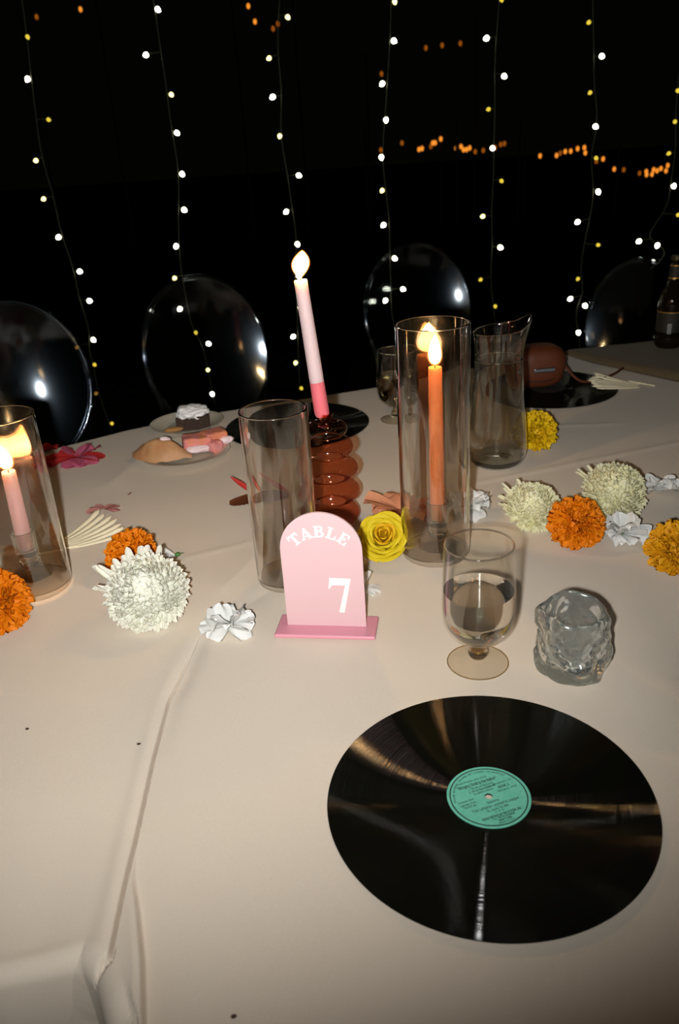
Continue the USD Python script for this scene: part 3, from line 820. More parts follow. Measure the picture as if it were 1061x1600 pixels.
def make_rose(label, loc, R, axis, seed):
    r = np.random.default_rng(seed)
    t = thing('yellow_rose', label, 'flower', loc)
    A = frame_to(axis); c = np.array([0, 0, R * 0.98])
    n = 26
    for i in range(n):
        f = i / (n - 1)
        az = i * 2.399963 + r.normal(0, 0.1)
        rad = R * (0.07 + 0.80 * f ** 0.85)
        h = R * (1.05 - 0.35 * f)
        topz = R * (0.62 - 0.62 * f ** 1.3) + R * 0.02 * r.normal()
        span = 1.25 - 0.25 * f
        nu, nv = 10, 10
        u = np.linspace(-1, 1, nu + 1); v = np.linspace(0, 1, nv + 1)
        U, V = np.meshgrid(u, v)
        wall = np.clip(V / 0.68, 0, 1); lipv = np.clip((V - 0.68) / 0.32, 0, 1)
        roll = R * (0.05 + 0.13 * f)                      # the rim rolls outwards and down
        dip = 0.30 * np.abs(U) ** 2.5
        prof = rad * (0.35 + 0.65 * np.sin(wall * PI / 2) ** 0.9) - rad * 0.10 * dip + roll * (1 - np.cos(lipv * 2.0)) * (0.6 + 0.4 * np.exp(-(U / 0.5) ** 2))
        prof = prof + R * 0.012 * np.sin(U * 5 + i) * V
        z = topz - h * (1 - wall) - R * dip * wall + roll * np.sin(lipv * 2.0) * 0.9 - R * 0.05 * lipv * np.abs(U)
        ang = az + U * span * (0.55 + 0.45 * np.sin(V * PI * 0.60))
        P = np.stack([prof * np.cos(ang), prof * np.sin(ang), z], -1).reshape(-1, 3)
        ii = np.arange((nu + 1) * (nv + 1)).reshape(nv + 1, nu + 1)
        q = np.stack([ii[:-1, :-1], ii[:-1, 1:], ii[1:, 1:], ii[1:, :-1]], -1).reshape(-1, 4)
        m = moved(TM(P, q), c, A)
        m.vertices[:, 2] = np.maximum(m.vertices[:, 2], 0.001)
        obj('petal', m, YELLOW_IN if f < 0.35 else YELLOW, t, smooth=True)
    for k in range(4):
        a = 2 * PI * k / 4 + 0.3
        p = petal(R * 0.6, R * 0.2, cup=0.4, curl=0.5, tip=0.9)
        m = moved(p, (0.0, 0, -R * 0.66), basis([math.cos(a), math.sin(a), 0.15], [0, 0, 1]))
        m = moved(m, c, A); m.vertices[:, 2] = np.maximum(m.vertices[:, 2], 0.001)
        obj('sepal', m, GREEN, t, smooth=True)
    return t


make_rose('yellow rose lying between the sign and the tall vase', (0.062, 1.062, T), 0.038, (-0.03, -0.72, 0.68), 21)


def crumpled(name, label, loc, R, n, m, seed, elev=(0.1, 0.9), wide=0.75, ruffle=0.10, stretch=(1.0, 1.0), az0=0.0, azr=PI, calyx=None, h0=0.25, curl=(0.2, 1.0), catname='flower', edge=None):
    r = np.random.default_rng(seed)
    t = thing(name, label, catname, loc, 0, 'white blossoms on the cloth' if name == 'white_blossom' else None)
    for i in range(n):
        az = az0 + azr * (2 * (i + 0.5) / n - 1) + r.normal(0, 0.15)
        e = r.uniform(*elev)
        d = unit([math.cos(az) * math.cos(e), math.sin(az) * math.cos(e), math.sin(e)])
        L = R * r.uniform(0.8, 1.1)
        p = petal(L, R * wide * r.uniform(0.85, 1.15), cup=r.uniform(0.1, 0.5), curl=-r.uniform(*curl), a=1.15, ruffle=ruffle, nu=8, nv=8, r=r, rf=4.0, end=0.74)
        q = moved(p, (0, 0, R * h0), basis(d, [0, 0, 1]))
        q.vertices[:, 0] *= stretch[0]; q.vertices[:, 1] *= stretch[1]
        lo = q.vertices[:, 2] < 0.001
        q.vertices[lo, 2] = 0.001 + 0.02 * (0.001 - q.vertices[lo, 2])
        obj('petal', q, m if edge is None or i % 3 else edge, t, smooth=True)
    if calyx is not None:
        b, d = np.array(calyx[0], float), unit(calyx[1])
        A = basis(np.cross(d, [0.3, 1, 0.2]), d)
        k = R * calyx[2]
        obj('calyx', moved(lathe(np.array([(0, -0.35), (0.25, -0.3), (0.42, 0.0), (0.40, 0.35), (0.2, 0.6), (0.09, 0.7), (0.08, 1.25), (0, 1.3)]) * k, 14), b, A), GREEN, t, smooth=True)
    return t


crumpled('white_blossom', 'white crumpled blossom with a green centre, left of the sign base', (-0.156, 0.889, T), 0.034, 18, WHITE, 31, wide=0.95, ruffle=0.17, elev=(0.05, 1.15), stretch=(1.05, 0.85), calyx=((0.0, -0.004, 0.0135), (0.1, -0.7, 0.5), 0.16), h0=0.32)
crumpled('white_blossom', 'white blossom below the right-hand cream chrysanthemum', (0.424, 1.072, T), 0.036, 18, WHITE, 32, wide=0.95, ruffle=0.17, elev=(0.05, 1.15), stretch=(1.0, 0.9), calyx=((-0.002, -0.004, 0.0145), (0.0, -0.6, 0.6), 0.14), h0=0.32)
crumpled('white_blossom', 'white blossom farthest right, beyond the cream chrysanthemums', (0.536, 1.218, T), 0.033, 18, WHITE, 33, wide=0.95, ruffle=0.17, elev=(0.05, 1.15), stretch=(1.05, 0.8), h0=0.4)
crumpled('white_blossom', 'white blossom seen through the tall vase, right of the orange candle', (0.214, 1.196, T), 0.040, 18, WHITE, 34, wide=0.95, ruffle=0.17, elev=(0.05, 1.15), stretch=(1.0, 0.85), h0=0.32)
crumpled('small_white_flower', 'small white flower on its side showing its green calyx, behind the large white chrysanthemum', (-0.257, 1.098, T + 0.008), 0.034, 7, WHITE, 35, elev=(0.0, 0.5), az0=3.5, azr=0.75, wide=0.42, ruffle=0.03, h0=0.12, curl=(0.0, 0.4), calyx=((0.003, 0.0, 0.006), (1.0, 0.25, 0.1), 0.24))
crumpled('white_daisy', 'white narrow-petalled flower peeping out right of the sign', (0.022, 0.972, T), 0.032, 8, WHITE, 36, elev=(0.12, 0.6), azr=PI * 0.9, wide=0.34, ruffle=0.02, h0=0.12, curl=(0.2, 0.6))
crumpled('coral_blossom', 'coral and peach blossom behind the tall vase and the rose', (0.100, 1.196, T), 0.054, 10, CORAL, 37, elev=(0.1, 0.8), stretch=(1.1, 0.95), h0=0.35)
crumpled('magenta_blossom', 'flattened magenta blossom with red edges at the back left', (-0.545, 1.598, T), 0.058, 7, MAGENTA, 38, elev=(0.02, 0.35), wide=0.85, stretch=(1.15, 0.9), h0=0.12, edge=REDP)
crumpled('red_petal', 'small red petals at the back table edge, left of the magenta blossom', (-0.632, 1.655, T), 0.034, 4, REDP, 39, elev=(0.05, 0.6), stretch=(1.3, 0.8), h0=0.15, catname='petal')
crumpled('dried_petal', 'dried pink-brown curled petals left of the empty vase', (-0.420, 1.322, T), 0.026, 4, DRIEDP, 40, elev=(0.02, 0.4), stretch=(1.25, 0.75), h0=0.1, catname='petal')
crumpled('fallen_petal', 'tiny pink petal fragment alone on the cloth at left', (-0.390, 1.391, T), 0.007, 2, DRIEDP, 41, elev=(0.02, 0.3), h0=0.05, catname='petal')
crumpled('lilac_petal', 'pale lilac petal beside the yellow rose, behind the sign', (0.030, 1.122, T), 0.022, 3, LILAC, 42, elev=(0.05, 0.4), az0=0.0, azr=1.0, h0=0.1, catname='petal')

# brown fringed petal with two upright red slivers, behind the empty vase
t = thing('withered_petal', 'brown fringed petal with two red curled slivers, left of the candlestick', 'petal', (-0.140, 1.322, T))
u = np.linspace(-1, 1, 29); v = np.linspace(0, 1, 6)
U, V = np.meshgrid(u, v)
fr = np.where(V < 0.1, 0.0016 * np.sin(U * 40), 0)
wdt = 0.019 * np.sqrt(np.clip(1 - np.abs(U) ** 2.6, 0.02, 1))
bx_ = U * 0.055; by_ = (V - 0.5) * 2 * wdt + fr + 0.010 * U; bz_ = 0.002 + 0.005 * (V ** 2) + 0.002 * np.cos(U * 3)
ii = np.arange(U.size).reshape(U.shape)
q = np.stack([ii[:-1, :-1], ii[:-1, 1:], ii[1:, 1:], ii[1:, :-1]], -1).reshape(-1, 4)
obj('petal', TM(np.stack([bx_, by_, bz_], -1).reshape(-1, 3), q), BROWNP, t, smooth=True, label='dark brown petal with fringed lower edge')
for a, b, w in (((-0.054, 0.030, 0.034), (-0.012, 0.008, 0.012), 0.009), ((-0.014, 0.03, 0.036), (0.055, 0.005, 0.010), 0.010)):
    a, b = np.array(a), np.array(b)
    m = petal(np.linalg.norm(b - a), w, cup=0.5, curl=0.35, tip=0.6, nu=4, nv=8)
    obj('sliver', moved(m, b, basis(a - b, [0, -0.7, 0.7])), REDP, t, smooth=True, label='red curled sliver')


# pleated cream fans
def make_fan(label, pivot, radius, a0, a1, n, r0f=0.25, stick=False):
    t = thing('pleated_fan', label, 'fan', (pivot[0], pivot[1], T), 0, 'cream pleated fans')
    r = np.random.default_rng(n * 7)
    da = (a1 - a0) / n
    for i in range(n):
        a = a0 + da * (i + 0.5) + r.normal(0, 0.006)
        U, V = np.meshgrid(np.linspace(-1, 1, 7), np.linspace(0, 1, 11))
        rr = radius * (r0f + (r.uniform(0.94, 1.03) - r0f) * V)
        w = 0.62 * da * rr * np.sqrt(np.clip(1 - np.clip((V - 0.90) / 0.10, 0, 1) ** 2, 0.03, 1))
        z = 0.0012 + 0.75 * w * np.sqrt(np.clip(1 - U ** 2, 0, 1)) + (0.006 + 0.006 * (i % 2) + r.uniform(0, 0.003)) * V ** 2
        b = a + 0.05 * (V - 0.5) * V
        P = np.stack([rr * np.cos(b) - U * w * np.sin(b), rr * np.sin(b) + U * w * np.cos(b), z], -1).reshape(-1, 3)
        k = np.arange(77).reshape(11, 7)
        q = np.stack([k[:-1, :-1], k[1:, :-1], k[1:, 1:], k[:-1, 1:]], -1).reshape(-1, 4)
        obj('pleat', TM(P, q[:, ::-1]), CREAMP, t, smooth=True)
    obj('guard', moved(tube([(0, 0, 0.003), (radius * 0.45 * math.cos(a0), radius * 0.45 * math.sin(a0), 0.004)], 0.002, 6)), CREAMP, t)
    return t


make_fan('cream pleated paper fan beside the left edge vase', (-0.492, 1.158), 0.148, math.radians(14), math.radians(62), 12, r0f=0.32)
make_fan('cream pleated paper fan lying over the far right record', (0.772, 1.842), 0.150, math.radians(132), math.radians(184), 13, r0f=0.25)

# ------------------------------------------------------------------ plates and cake
CERAMIC = plain('cream_ceramic', (0.60, 0.55, 0.45), 0.25)
CHOC = mat('chocolate_sponge', {'tc': ('texture_coordinate', {}), 'n': ('noise_texture', dict(scale=300.0, detail=4)), 'r': ('rgb_ramp', dict(ramp=[(0.35, (0.02, 0.010, 0.006)), (0.7, (0.06, 0.033, 0.02))])), 'b': ('bump', dict(strength=0.6, distance=0.002)), 'p': ('principled_bsdf', dict(roughness=0.85))},
           [('tc.object', 'n.vector'), ('n.fac', 'r.fac'), ('r.color', 'p.base_color'), ('n.fac', 'b.height'), ('b.normal', 'p.normal')])
CREAM = plain('white_cream', (0.84, 0.85, 0.86), 0.45)
CRUST = plain('biscuit_crust', (0.40, 0.20, 0.06), 0.8)


def sponge(name, stops, scale=45.0):
    return mat(name, {'tc': ('texture_coordinate', {}), 'n': ('noise_texture', dict(scale=scale, detail=4)), 'r': ('rgb_ramp', dict(ramp=stops)), 'b': ('bump', dict(strength=0.5, distance=0.003)), 'p': ('principled_bsdf', dict(roughness=0.75))},
               [('tc.object', 'n.vector'), ('n.fac', 'r.fac'), ('r.color', 'p.base_color'), ('n.fac', 'b.height'), ('b.normal', 'p.normal')])


PINKCAKE = sponge('pink_orange_sponge', [(0.3, (0.62, 0.22, 0.06)), (0.5, (0.66, 0.22, 0.20)), (0.7, (0.70, 0.30, 0.30))])
PEACHNAP = sponge('peach_cloth', [(0.3, (0.36, 0.15, 0.055)), (0.55, (0.48, 0.26, 0.12)), (0.75, (0.55, 0.32, 0.20))], 22.0)
FROST = plain('pink_white_frosting', (0.82, 0.66, 0.70), 0.5)


def make_plate(label, x, y, R, tilt=0.0):
    t = thing('dessert_plate', label, 'plate', (x, y, T + 0.0005), 0, 'dessert plates')
    pr = [(0, 0.003), (R * 0.45, 0.003), (R * 0.50, 0), (R * 0.55, 0), (R * 0.60, 0.0035), (R * 0.85, 0.0105), (R - 0.001, 0.0150), (R, 0.0162), (R - 0.0015, 0.0168), (R * 0.84, 0.0130), (R * 0.60, 0.0065), (R * 0.5, 0.0055), (0, 0.0055)]
    obj('dish', lathe(pr, 72), CERAMIC, t, smooth=50)
    rm = [(R * 0.93 + 0.0004 * math.cos(a), 0.0159 + 0.0003 * math.sin(a)) for a in np.linspace(0, 2 * PI, 8)[:-1]]
    obj('rim_line', lathe(rm, 72, closed=True), plain('rim_grey_' + numbered('m', 'q'), (0.20, 0.18, 0.14), 0.4), t)
    return t


def lump(fn, n=3, size=(1, 1, 1), seed=0, amp=0.12, freq=2.0):
    m = trimesh.creation.icosphere(n, 1.0)
    k = 1 + amp * (meshkit.fbm(m.vertices * freq + 5.1 * seed, 3, seed) - 0.5) * 2
    m.vertices *= k[:, None] * np.array(size)
    return m


make_plate('cream dessert plate farther back, holding chocolate cake', -0.336, 1.768, 0.084)
ck = thing('chocolate_cake', 'dark chocolate cake slice topped with whipped cream', 'cake', (-0.318, 1.752, T + 0.0075), 0.2)
tri = Polygon([(-0.036, -0.018), (0.032, -0.024), (0.034, 0.020), (-0.01, 0.026)]).buffer(0.003)
sl = extrude(tri, 0.030)
obj('sponge', sl, CHOC, ck, smooth=30)
cr = lump(None, 4, (0.037, 0.026, 0.016), 3, 0.35, 2.2); cr.vertices[:, 2] = np.where(cr.vertices[:, 2] < -0.004, -0.004 + 0.9 * (cr.vertices[:, 2] + 0.004), cr.vertices[:, 2])
dr = meshkit.fbm(cr.vertices * 120, 2, 9); lowm = cr.vertices[:, 2] < 0
cr.vertices[lowm, 2] -= 0.012 * np.clip(dr[lowm] - 0.45, 0, 1) * 2
obj('cream', moved(cr, (0.0, -0.002, 0.036)), CREAM, ck, smooth=True, label='blob of white whipped cream')
obj('crust', moved(lump(None, 3, (0.021, 0.010, 0.006), 4, 0.2), (-0.046, -0.022, 0.0065)), CRUST, ck, smooth=True, label='golden crust end')

make_plate('cream dessert plate in front, holding pink cake and a peach napkin', -0.312, 1.572, 0.094)
pk = thing('pink_cake', 'broken slice of pink and orange cake with pale frosting', 'cake', (-0.272, 1.580, T + 0.0095), 0.25)
for i, (sx, sy, sz, px_, py_, pz_, s_) in enumerate([(0.030, 0.022, 0.016, -0.012, 0.004, 0.018, 1), (0.024, 0.020, 0.017, 0.024, 0.010, 0.020, 2), (0.016, 0.014, 0.012, 0.020, -0.014, 0.012, 5)]):
    m = moved(rbox(sx * 2, sy * 2, sz * 2, 0.006), (0, 0, 0)).subdivide().subdivide()
    m.vertices += 0.005 * (np.stack([meshkit.noise(m.vertices * 90 + 7 * s_ + k, k) for k in range(3)], 1) - 0.5)
    obj('sponge', moved(m, (px_, py_, pz_), rot((0, 0, 1), 0.3 * i)), PINKCAKE, pk, smooth=40)
for (sx, sy, sz, px_, py_, pz_, s_) in [(0.026, 0.009, 0.008, -0.014, -0.020, 0.012, 6), (0.017, 0.008, 0.008, 0.045, -0.004, 0.018, 7), (0.010, 0.006, 0.006, 0.012, -0.008, 0.026, 8)]:
    obj('frosting', moved(lump(None, 3, (sx, sy, sz), s_, 0.3), (px_, py_, pz_)), FROST, pk, smooth=True, label='pale pink frosting')
nk = thing('napkin', 'crumpled peach napkin draped over the left rim of the front plate', 'napkin', (-0.350, 1.548, T + 0.0085))
nu_, nv_ = 44, 26
U, V = np.meshgrid(np.linspace(0, 1, nu_), np.linspace(0, 1, nv_))
X_ = -0.066 + 0.125 * U; Yw = 0.005 + 0.055 * np.sin(PI * np.clip(U, 0, 1) ** 0.7 * 0.9 + 0.15)
Y_ = (V - 0.5) * Yw * 1.15 + 0.01 - 0.02 * U
Hn = np.sin(PI * V) ** 0.8 * (0.034 * np.sin(PI * np.clip(U * 0.92 + 0.04, 0, 1)) ** 1.1)
Pn = np.stack([X_, Y_, X_ * 0], -1)
Z_ = Hn * (0.8 + 0.5 * meshkit.noise(Pn * 45, 2)) + 0.004 * (meshkit.noise(Pn * 90, 3)) + 0.0035 + 0.004 * np.clip(1 - U * 3, 0, 1)
ii = np.arange(U.size).reshape(U.shape)
q = np.stack([ii[:-1, :-1], ii[:-1, 1:], ii[1:, 1:], ii[1:, :-1]], -1).reshape(-1, 4)
obj('folded_cloth', TM(np.stack([X_, Y_, Z_], -1).reshape(-1, 3), q), PEACHNAP, nk, smooth=True)
obj('corner', moved(lump(None, 3, (0.012, 0.008, 0.007), 12, 0.3), (0.004, 0.006, 0.038)), FROST, nk, smooth=True, label='pink corner')

# ------------------------------------------------------------------ brown bag on the far record
LEATHER = mat('brown_leather', {'tc': ('texture_coordinate', {}), 'n': ('noise_texture', dict(scale=220.0, detail=3)), 'r': ('rgb_ramp', dict(ramp=[(0.3, (0.085, 0.020, 0.006)), (0.7, (0.12, 0.030, 0.009))])), 'b': ('bump', dict(strength=0.25, distance=0.001)), 'p': ('principled_bsdf', dict(roughness=0.5))},
              [('tc.object', 'n.vector'), ('n.fac', 'r.fac'), ('r.color', 'p.base_color'), ('n.fac', 'b.height'), ('b.normal', 'p.normal')])
CHROME = plain('polished_metal', (0.55, 0.65, 0.8), 0.18, metallic=1.0)
bg = thing('leather_bag', 'small brown leather bag with a shiny clasp on the far right record', 'bag', (0.500, 1.905, T + 0.0035), 0.1)
b = trimesh.creation.icosphere(4, 1.0)
v = b.vertices; v = np.sign(v) * np.abs(v) ** 0.62
b.vertices = v / np.abs(v).max() * np.array([0.066, 0.042, 0.050]) + [0, 0, 0.050]
obj('body', b, LEATHER, bg, smooth=True)
fl = trimesh.creation.icosphere(4, 1.0); v = fl.vertices; v = np.sign(v) * np.abs(v) ** 0.62
fl.vertices = v / np.abs(v).max() * np.array([0.069, 0.045, 0.053]) + [0, 0, 0.050]
fl = fl.slice_plane((0, 0, 0.050), (0, -0.15, 1.0))
obj('flap', fl, LEATHER, bg, smooth=True)
obj('clasp', moved(rbox(0.052, 0.006, 0.012, 0.0025), (0.006, -0.0435, 0.050)), CHROME, bg, label='shiny metal clasp')
st = spline([(0.060, 0.0, 0.060), (0.085, -0.004, 0.030), (0.115, -0.012, 0.004), (0.16, -0.010, 0.004), (0.21, 0.020, 0.0045), (0.252, 0.060, 0.006)], 40)
sm = tube(st, 0.0035, 8); sm.vertices[:, 2] = np.maximum(sm.vertices[:, 2], -0.002)
obj('strap', sm, LEATHER, bg, smooth=True)
pp = spline([(-0.05, -0.030, 0.030), (-0.02, -0.0425, 0.024), (0.02, -0.0425, 0.024), (0.055, -0.028, 0.036)], 24)
obj('piping', tube(pp, 0.0014, 6), plain('dark_stitching', (0.02, 0.008, 0.004), 0.6), bg)

# ------------------------------------------------------------------ beer bottle
bt = thing('beer_bottle', 'dark beer bottle with gold-edged labels at the far right', 'bottle', (0.955, 2.222, T - 0.001), 0.3)
pr = spline([(0.030, 0.0), (0.0355, 0.006), (0.0360, 0.05), (0.0360, 0.115), (0.034, 0.135), (0.024, 0.160), (0.0165, 0.185), (0.0142, 0.215), (0.0140, 0.235)], 50)
obj('glass_body', lathe(np.vstack([[(0, 0.003)], pr, [(0, 0.2355)]]), 56), plain('dark_bottle_glass', (0.008, 0.005, 0.003), 0.06), bt, smooth=40)
obj('cap', lathe([(0, 0.236), (0.0155, 0.2355), (0.0162, 0.239), (0.0145, 0.2465), (0, 0.247)], 36), plain('dull_cap', (0.05, 0.035, 0.012), 0.5, metallic=0.6), bt)
GOLDL = plain('gold_foil', (0.50, 0.26, 0.04), 0.35, metallic=0.4)
BLUEL = plain('blue_label_print', (0.02, 0.06, 0.16), 0.6)
PAPERL = plain('black_label_paper', (0.018, 0.014, 0.008), 0.7)


def band(z0, z1, ra, rb, off, a0=0.0, a1=2 * PI, n=48):
    a = np.linspace(a0, a1, n)
    V_ = []
    for z_, r_ in ((z0, ra), (z1, rb)):
        for o_ in (off, off + 0.0003):
            V_.append(np.stack([(r_ + o_) * np.cos(a), (r_ + o_) * np.sin(a), np.full(n, z_)], 1))
    V_ = np.vstack(V_); j = np.arange(n - 1); f = []
    for p_, q_ in ((1, 3), (2, 0), (0, 1), (3, 2)):
        f.append(np.stack([p_ * n + j, p_ * n + j + 1, q_ * n + j + 1, q_ * n + j], 1))
    return TM(V_, np.vstack(f))


lb = obj('body_label', band(0.032, 0.100, 0.036, 0.036, 0.0003), PAPERL, bt, label='dark paper body label')
for z_ in (0.032, 0.099):
    obj('gold_edge', band(z_, z_ + 0.0022, 0.036, 0.036, 0.0007), GOLDL, lb, label='gold edge line')
fa = -PI / 2 - 0.3
obj('barcode_patch', band(0.042, 0.070, 0.036, 0.036, 0.0007, fa - 0.55, fa - 0.28, 6), plain('pale_patch', (0.42, 0.40, 0.36), 0.7), lb, label='pale barcode patch')
bars = cat([band(0.043 + 0.0021 * i, 0.0437 + 0.0021 * i + 0.0004 * (i % 3), 0.036, 0.036, 0.0011, fa - 0.53, fa - 0.30, 4) for i in range(12)])
obj('barcode', bars, INK, lb, smooth=False)
obj('emblem', band(0.062, 0.088, 0.036, 0.036, 0.0007, fa + 0.30, fa + 1.0, 10), BLUEL, lb, label='blue printed panel')
nl = obj('neck_label', band(0.190, 0.222, 0.0161, 0.0142, 0.0004), PAPERL, bt, label='dark neck label')
obj('gold_edge', band(0.188, 0.1905, 0.0164, 0.0161, 0.0008), GOLDL, nl, label='gold edge line')
obj('gold_edge', band(0.2205, 0.223, 0.0143, 0.0142, 0.0008), GOLDL, nl, label='gold edge line')
obj('emblem', band(0.196, 0.215, 0.0158, 0.0146, 0.0008, fa + 0.2, fa + 1.1, 8), BLUEL, nl, label='blue printed panel')

# ------------------------------------------------------------------ crumbs
CRUMB = plain('dark_crumb', (0.06, 0.03, 0.02), 0.9)
for i, (x, y, lab) in enumerate([(-0.363, 0.720, 'dark crumb on the cloth near the left frame edge'), (-0.231, 0.682, 'dark crumb beside the long crease'), (-0.101, 0.378, 'dark crumb at the bottom frame edge')]):
    t = obj('crumb', moved(lump(None, 1, (0.0022, 0.0015, 0.0010), i, 0.4), (x, y, T + 0.001)), CRUMB)
    tag(t, lab, 'crumb')


# ------------------------------------------------------------------ acrylic chairs
def make_chair(label, x, y, rz, k=1.0, lean=0.165):
    t = thing('acrylic_chair', label, 'chair', (x, y, 0), rz, 'clear acrylic chairs behind the table')
    W2, z0, z1 = 0.200 * k, 0.50 * k, 0.972 * k
    seat = Polygon([(-0.20, -0.20), (0.20, -0.20), (0.19, 0.20), (-0.19, 0.20)]).buffer(0.02)
    obj('seat', moved(extrude(seat, 0.016), (0, 0, 0.450), s=(k, k, k)), ACRYLIC, t, smooth=30)
    # round back, dished like a shallow bowl; its front looks along -y
    zc, rz_ = (z0 + z1) / 2, (z1 - z0) / 2
    rr = np.linspace(0, 1, 14); th = np.arange(64) * 2 * PI / 64
    lay = []
    for o_ in (0.0, 0.010):
        Rr, Th = np.meshgrid(rr, th, indexing='ij')
        X = W2 * Rr * np.cos(Th); Z = zc + rz_ * Rr * np.sin(Th)
        Yd = 0.215 * k + o_ + lean * (Z - z0) - 0.9 * X ** 2 - 0.60 * (Z - zc) ** 2
        lay.append(np.stack([X, Yd, Z], -1).reshape(-1, 3))
    n = 64; f = []
    j = np.arange(n); j2 = (j + 1) % n
    for i in range(13):
        q = np.stack([i * n + j, (i + 1) * n + j, (i + 1) * n + j2, i * n + j2], 1)
        f.append(q[:, ::-1]); f.append(q + 14 * n)
    e = 13 * n
    f.append(np.stack([e + j, e + j2, e + j2 + 14 * n, e + j + 14 * n], 1))
    obj('backrest', TM(np.vstack(lay), np.vstack(f)), ACRYLIC, t, smooth=50)
    a = np.linspace(0, 2 * PI, 80)
    X = W2 * np.cos(a); Z = zc + rz_ * np.sin(a)
    Yd = 0.220 * k + lean * (Z - z0) - 0.9 * X ** 2 - 0.60 * (Z - zc) ** 2
    obj('back_frame', tube(np.stack([X, Yd, Z], 1), 0.009, 8), ACRYLIC, t, smooth=True)
    for sx in (-1, 1):
        obj('leg', tube([(sx * 0.185 * k, -0.185 * k, 0.452 * k), (sx * 0.19 * k, -0.20 * k, 0.0)], [0.019, 0.012], 12), ACRYLIC, t, smooth=30)
        obj('leg', tube([(sx * 0.175 * k, 0.185 * k, 0.452 * k), (sx * 0.18 * k, 0.24 * k, 0.0)], [0.019, 0.012], 12), ACRYLIC, t, smooth=30)
        obj('back_post', tube(spline([(sx * 0.165 * k, 0.19 * k, 0.460 * k), (sx * 0.168 * k, 0.20 * k, 0.55 * k), (sx * 0.188 * k, 0.205 * k, 0.65 * k)], 8), 0.010, 8), ACRYLIC, t, smooth=True)
    return t


make_chair('clear acrylic round-backed chair behind the left frame edge vase', -0.815, 2.12, 0.446, 1.0, 0.204)
make_chair('clear acrylic round-backed chair behind the two dessert plates', -0.30, 2.36, 0.41, 1.0, 0.216)
make_chair('clear acrylic round-backed chair behind the tall vase, with the brightest glint', 0.372, 2.80, 0.116, 1.0, 0.230)
make_chair('dim clear acrylic chair beside the beer bottle at the right', 0.98, 2.68, -0.65, 0.92)

# ------------------------------------------------------------------ fairy lights: hung from a cable between two posts
LED = {3: glow('led_bright', (1.0, 0.93, 0.68), 16.0), 2: glow('led_mid', (1.0, 0.88, 0.35), 3.0), 1: glow('led_dim', (1.0, 0.74, 0.07), 0.85), 0: glow('led_faint', (1.0, 0.50, 0.08), 0.22)}
YC, ZC = 3.0, 2.20
STR = [
    [(-0.897, 1.699, 1), (-0.924, 1.581, 3), (-0.88, 1.459, 1), (-0.95, 1.338, 2), (-0.95, 1.216, 2), (-0.925, 1.088, 3), (-0.872, 0.968, 3), (-0.857, 0.863, 3), (-0.87, 0.721, 3), (-0.937, 0.697, 0), (-0.883, 0.628, 1), (-0.899, 0.517, 0), (-0.86, 0.394, 1)],
    [(-0.469, 1.75, 3), (-0.528, 1.627, 3), (-0.462, 1.508, 2), (-0.46, 1.393, 3), (-0.461, 1.265, 3), (-0.47, 1.15, 3), (-0.517, 1.031, 3), (-0.538, 0.922, 2), (-0.535, 0.812, 3), (-0.488, 0.722, 1), (-0.446, 0.678, 3), (-0.461, 0.579, 2), (-0.457, 0.484, 3)],
    [(-0.058, 1.705, 2), (-0.13, 1.594, 2), (-0.129, 1.481, 3), (-0.116, 1.362, 2), (-0.061, 1.236, 3), (-0.116, 1.121, 3), (-0.085, 1.01, 3), (-0.089, 0.899, 3), (-0.092, 0.787, 3), (-0.129, 0.683, 3), (-0.128, 0.583, 2), (-0.114, 0.483, 1)],
    [(0.287, 1.727, 2), (0.281, 1.619, 3), (0.237, 1.498, 3), (0.246, 1.389, 3), (0.226, 1.275, 3), (0.224, 1.169, 2), (0.224, 1.055, 3), (0.261, 0.939, 3), (0.288, 0.829, 3), (0.221, 0.792, 3)],
    [(0.63, 1.713, 1), (0.582, 1.609, 3), (0.644, 1.496, 3), (0.592, 1.401, 1), (0.609, 1.28, 3), (0.642, 1.174, 1), (0.577, 1.062, 2), (0.643, 0.952, 3), (0.572, 0.844, 1), (0.628, 0.744, 1)],
    [(0.915, 1.634, 1), (0.966, 1.535, 3), (0.933, 1.43, 1), (0.96, 1.326, 3), (0.969, 1.227, 1), (0.984, 1.117, 3), (0.916, 1.021, 3), (0.997, 0.938, 1), (0.93, 0.823, 1), (0.906, 0.753, 3), (0.963, 0.724, 3), (0.945, 0.625, 3)],
    [(1.23, 1.418, 1), (1.231, 1.325, 1), (1.22, 1.226, 1), (1.25, 1.119, 3), (1.277, 1.022, 1), (1.212, 0.922, 3), (1.143, 0.941, 3)]]
WHERE = ['leftmost hanging fairy light string', 'hanging fairy light string second from the left', 'hanging fairy light string behind the pink two-tone candle', 'hanging fairy light string above the tall vase, fourth from the left',
         'hanging fairy light string above the carafe', 'hanging fairy light string second from the right', 'hanging fairy light string at the right frame edge']


def bulb_mesh(R, L):
    z = np.linspace(0, 1, 9); r_ = R * np.sin(PI * z ** 0.8) ** 0.6; r_[0] = r_[-1] = 0
    return lathe(np.stack([r_, z * L], 1), 10)


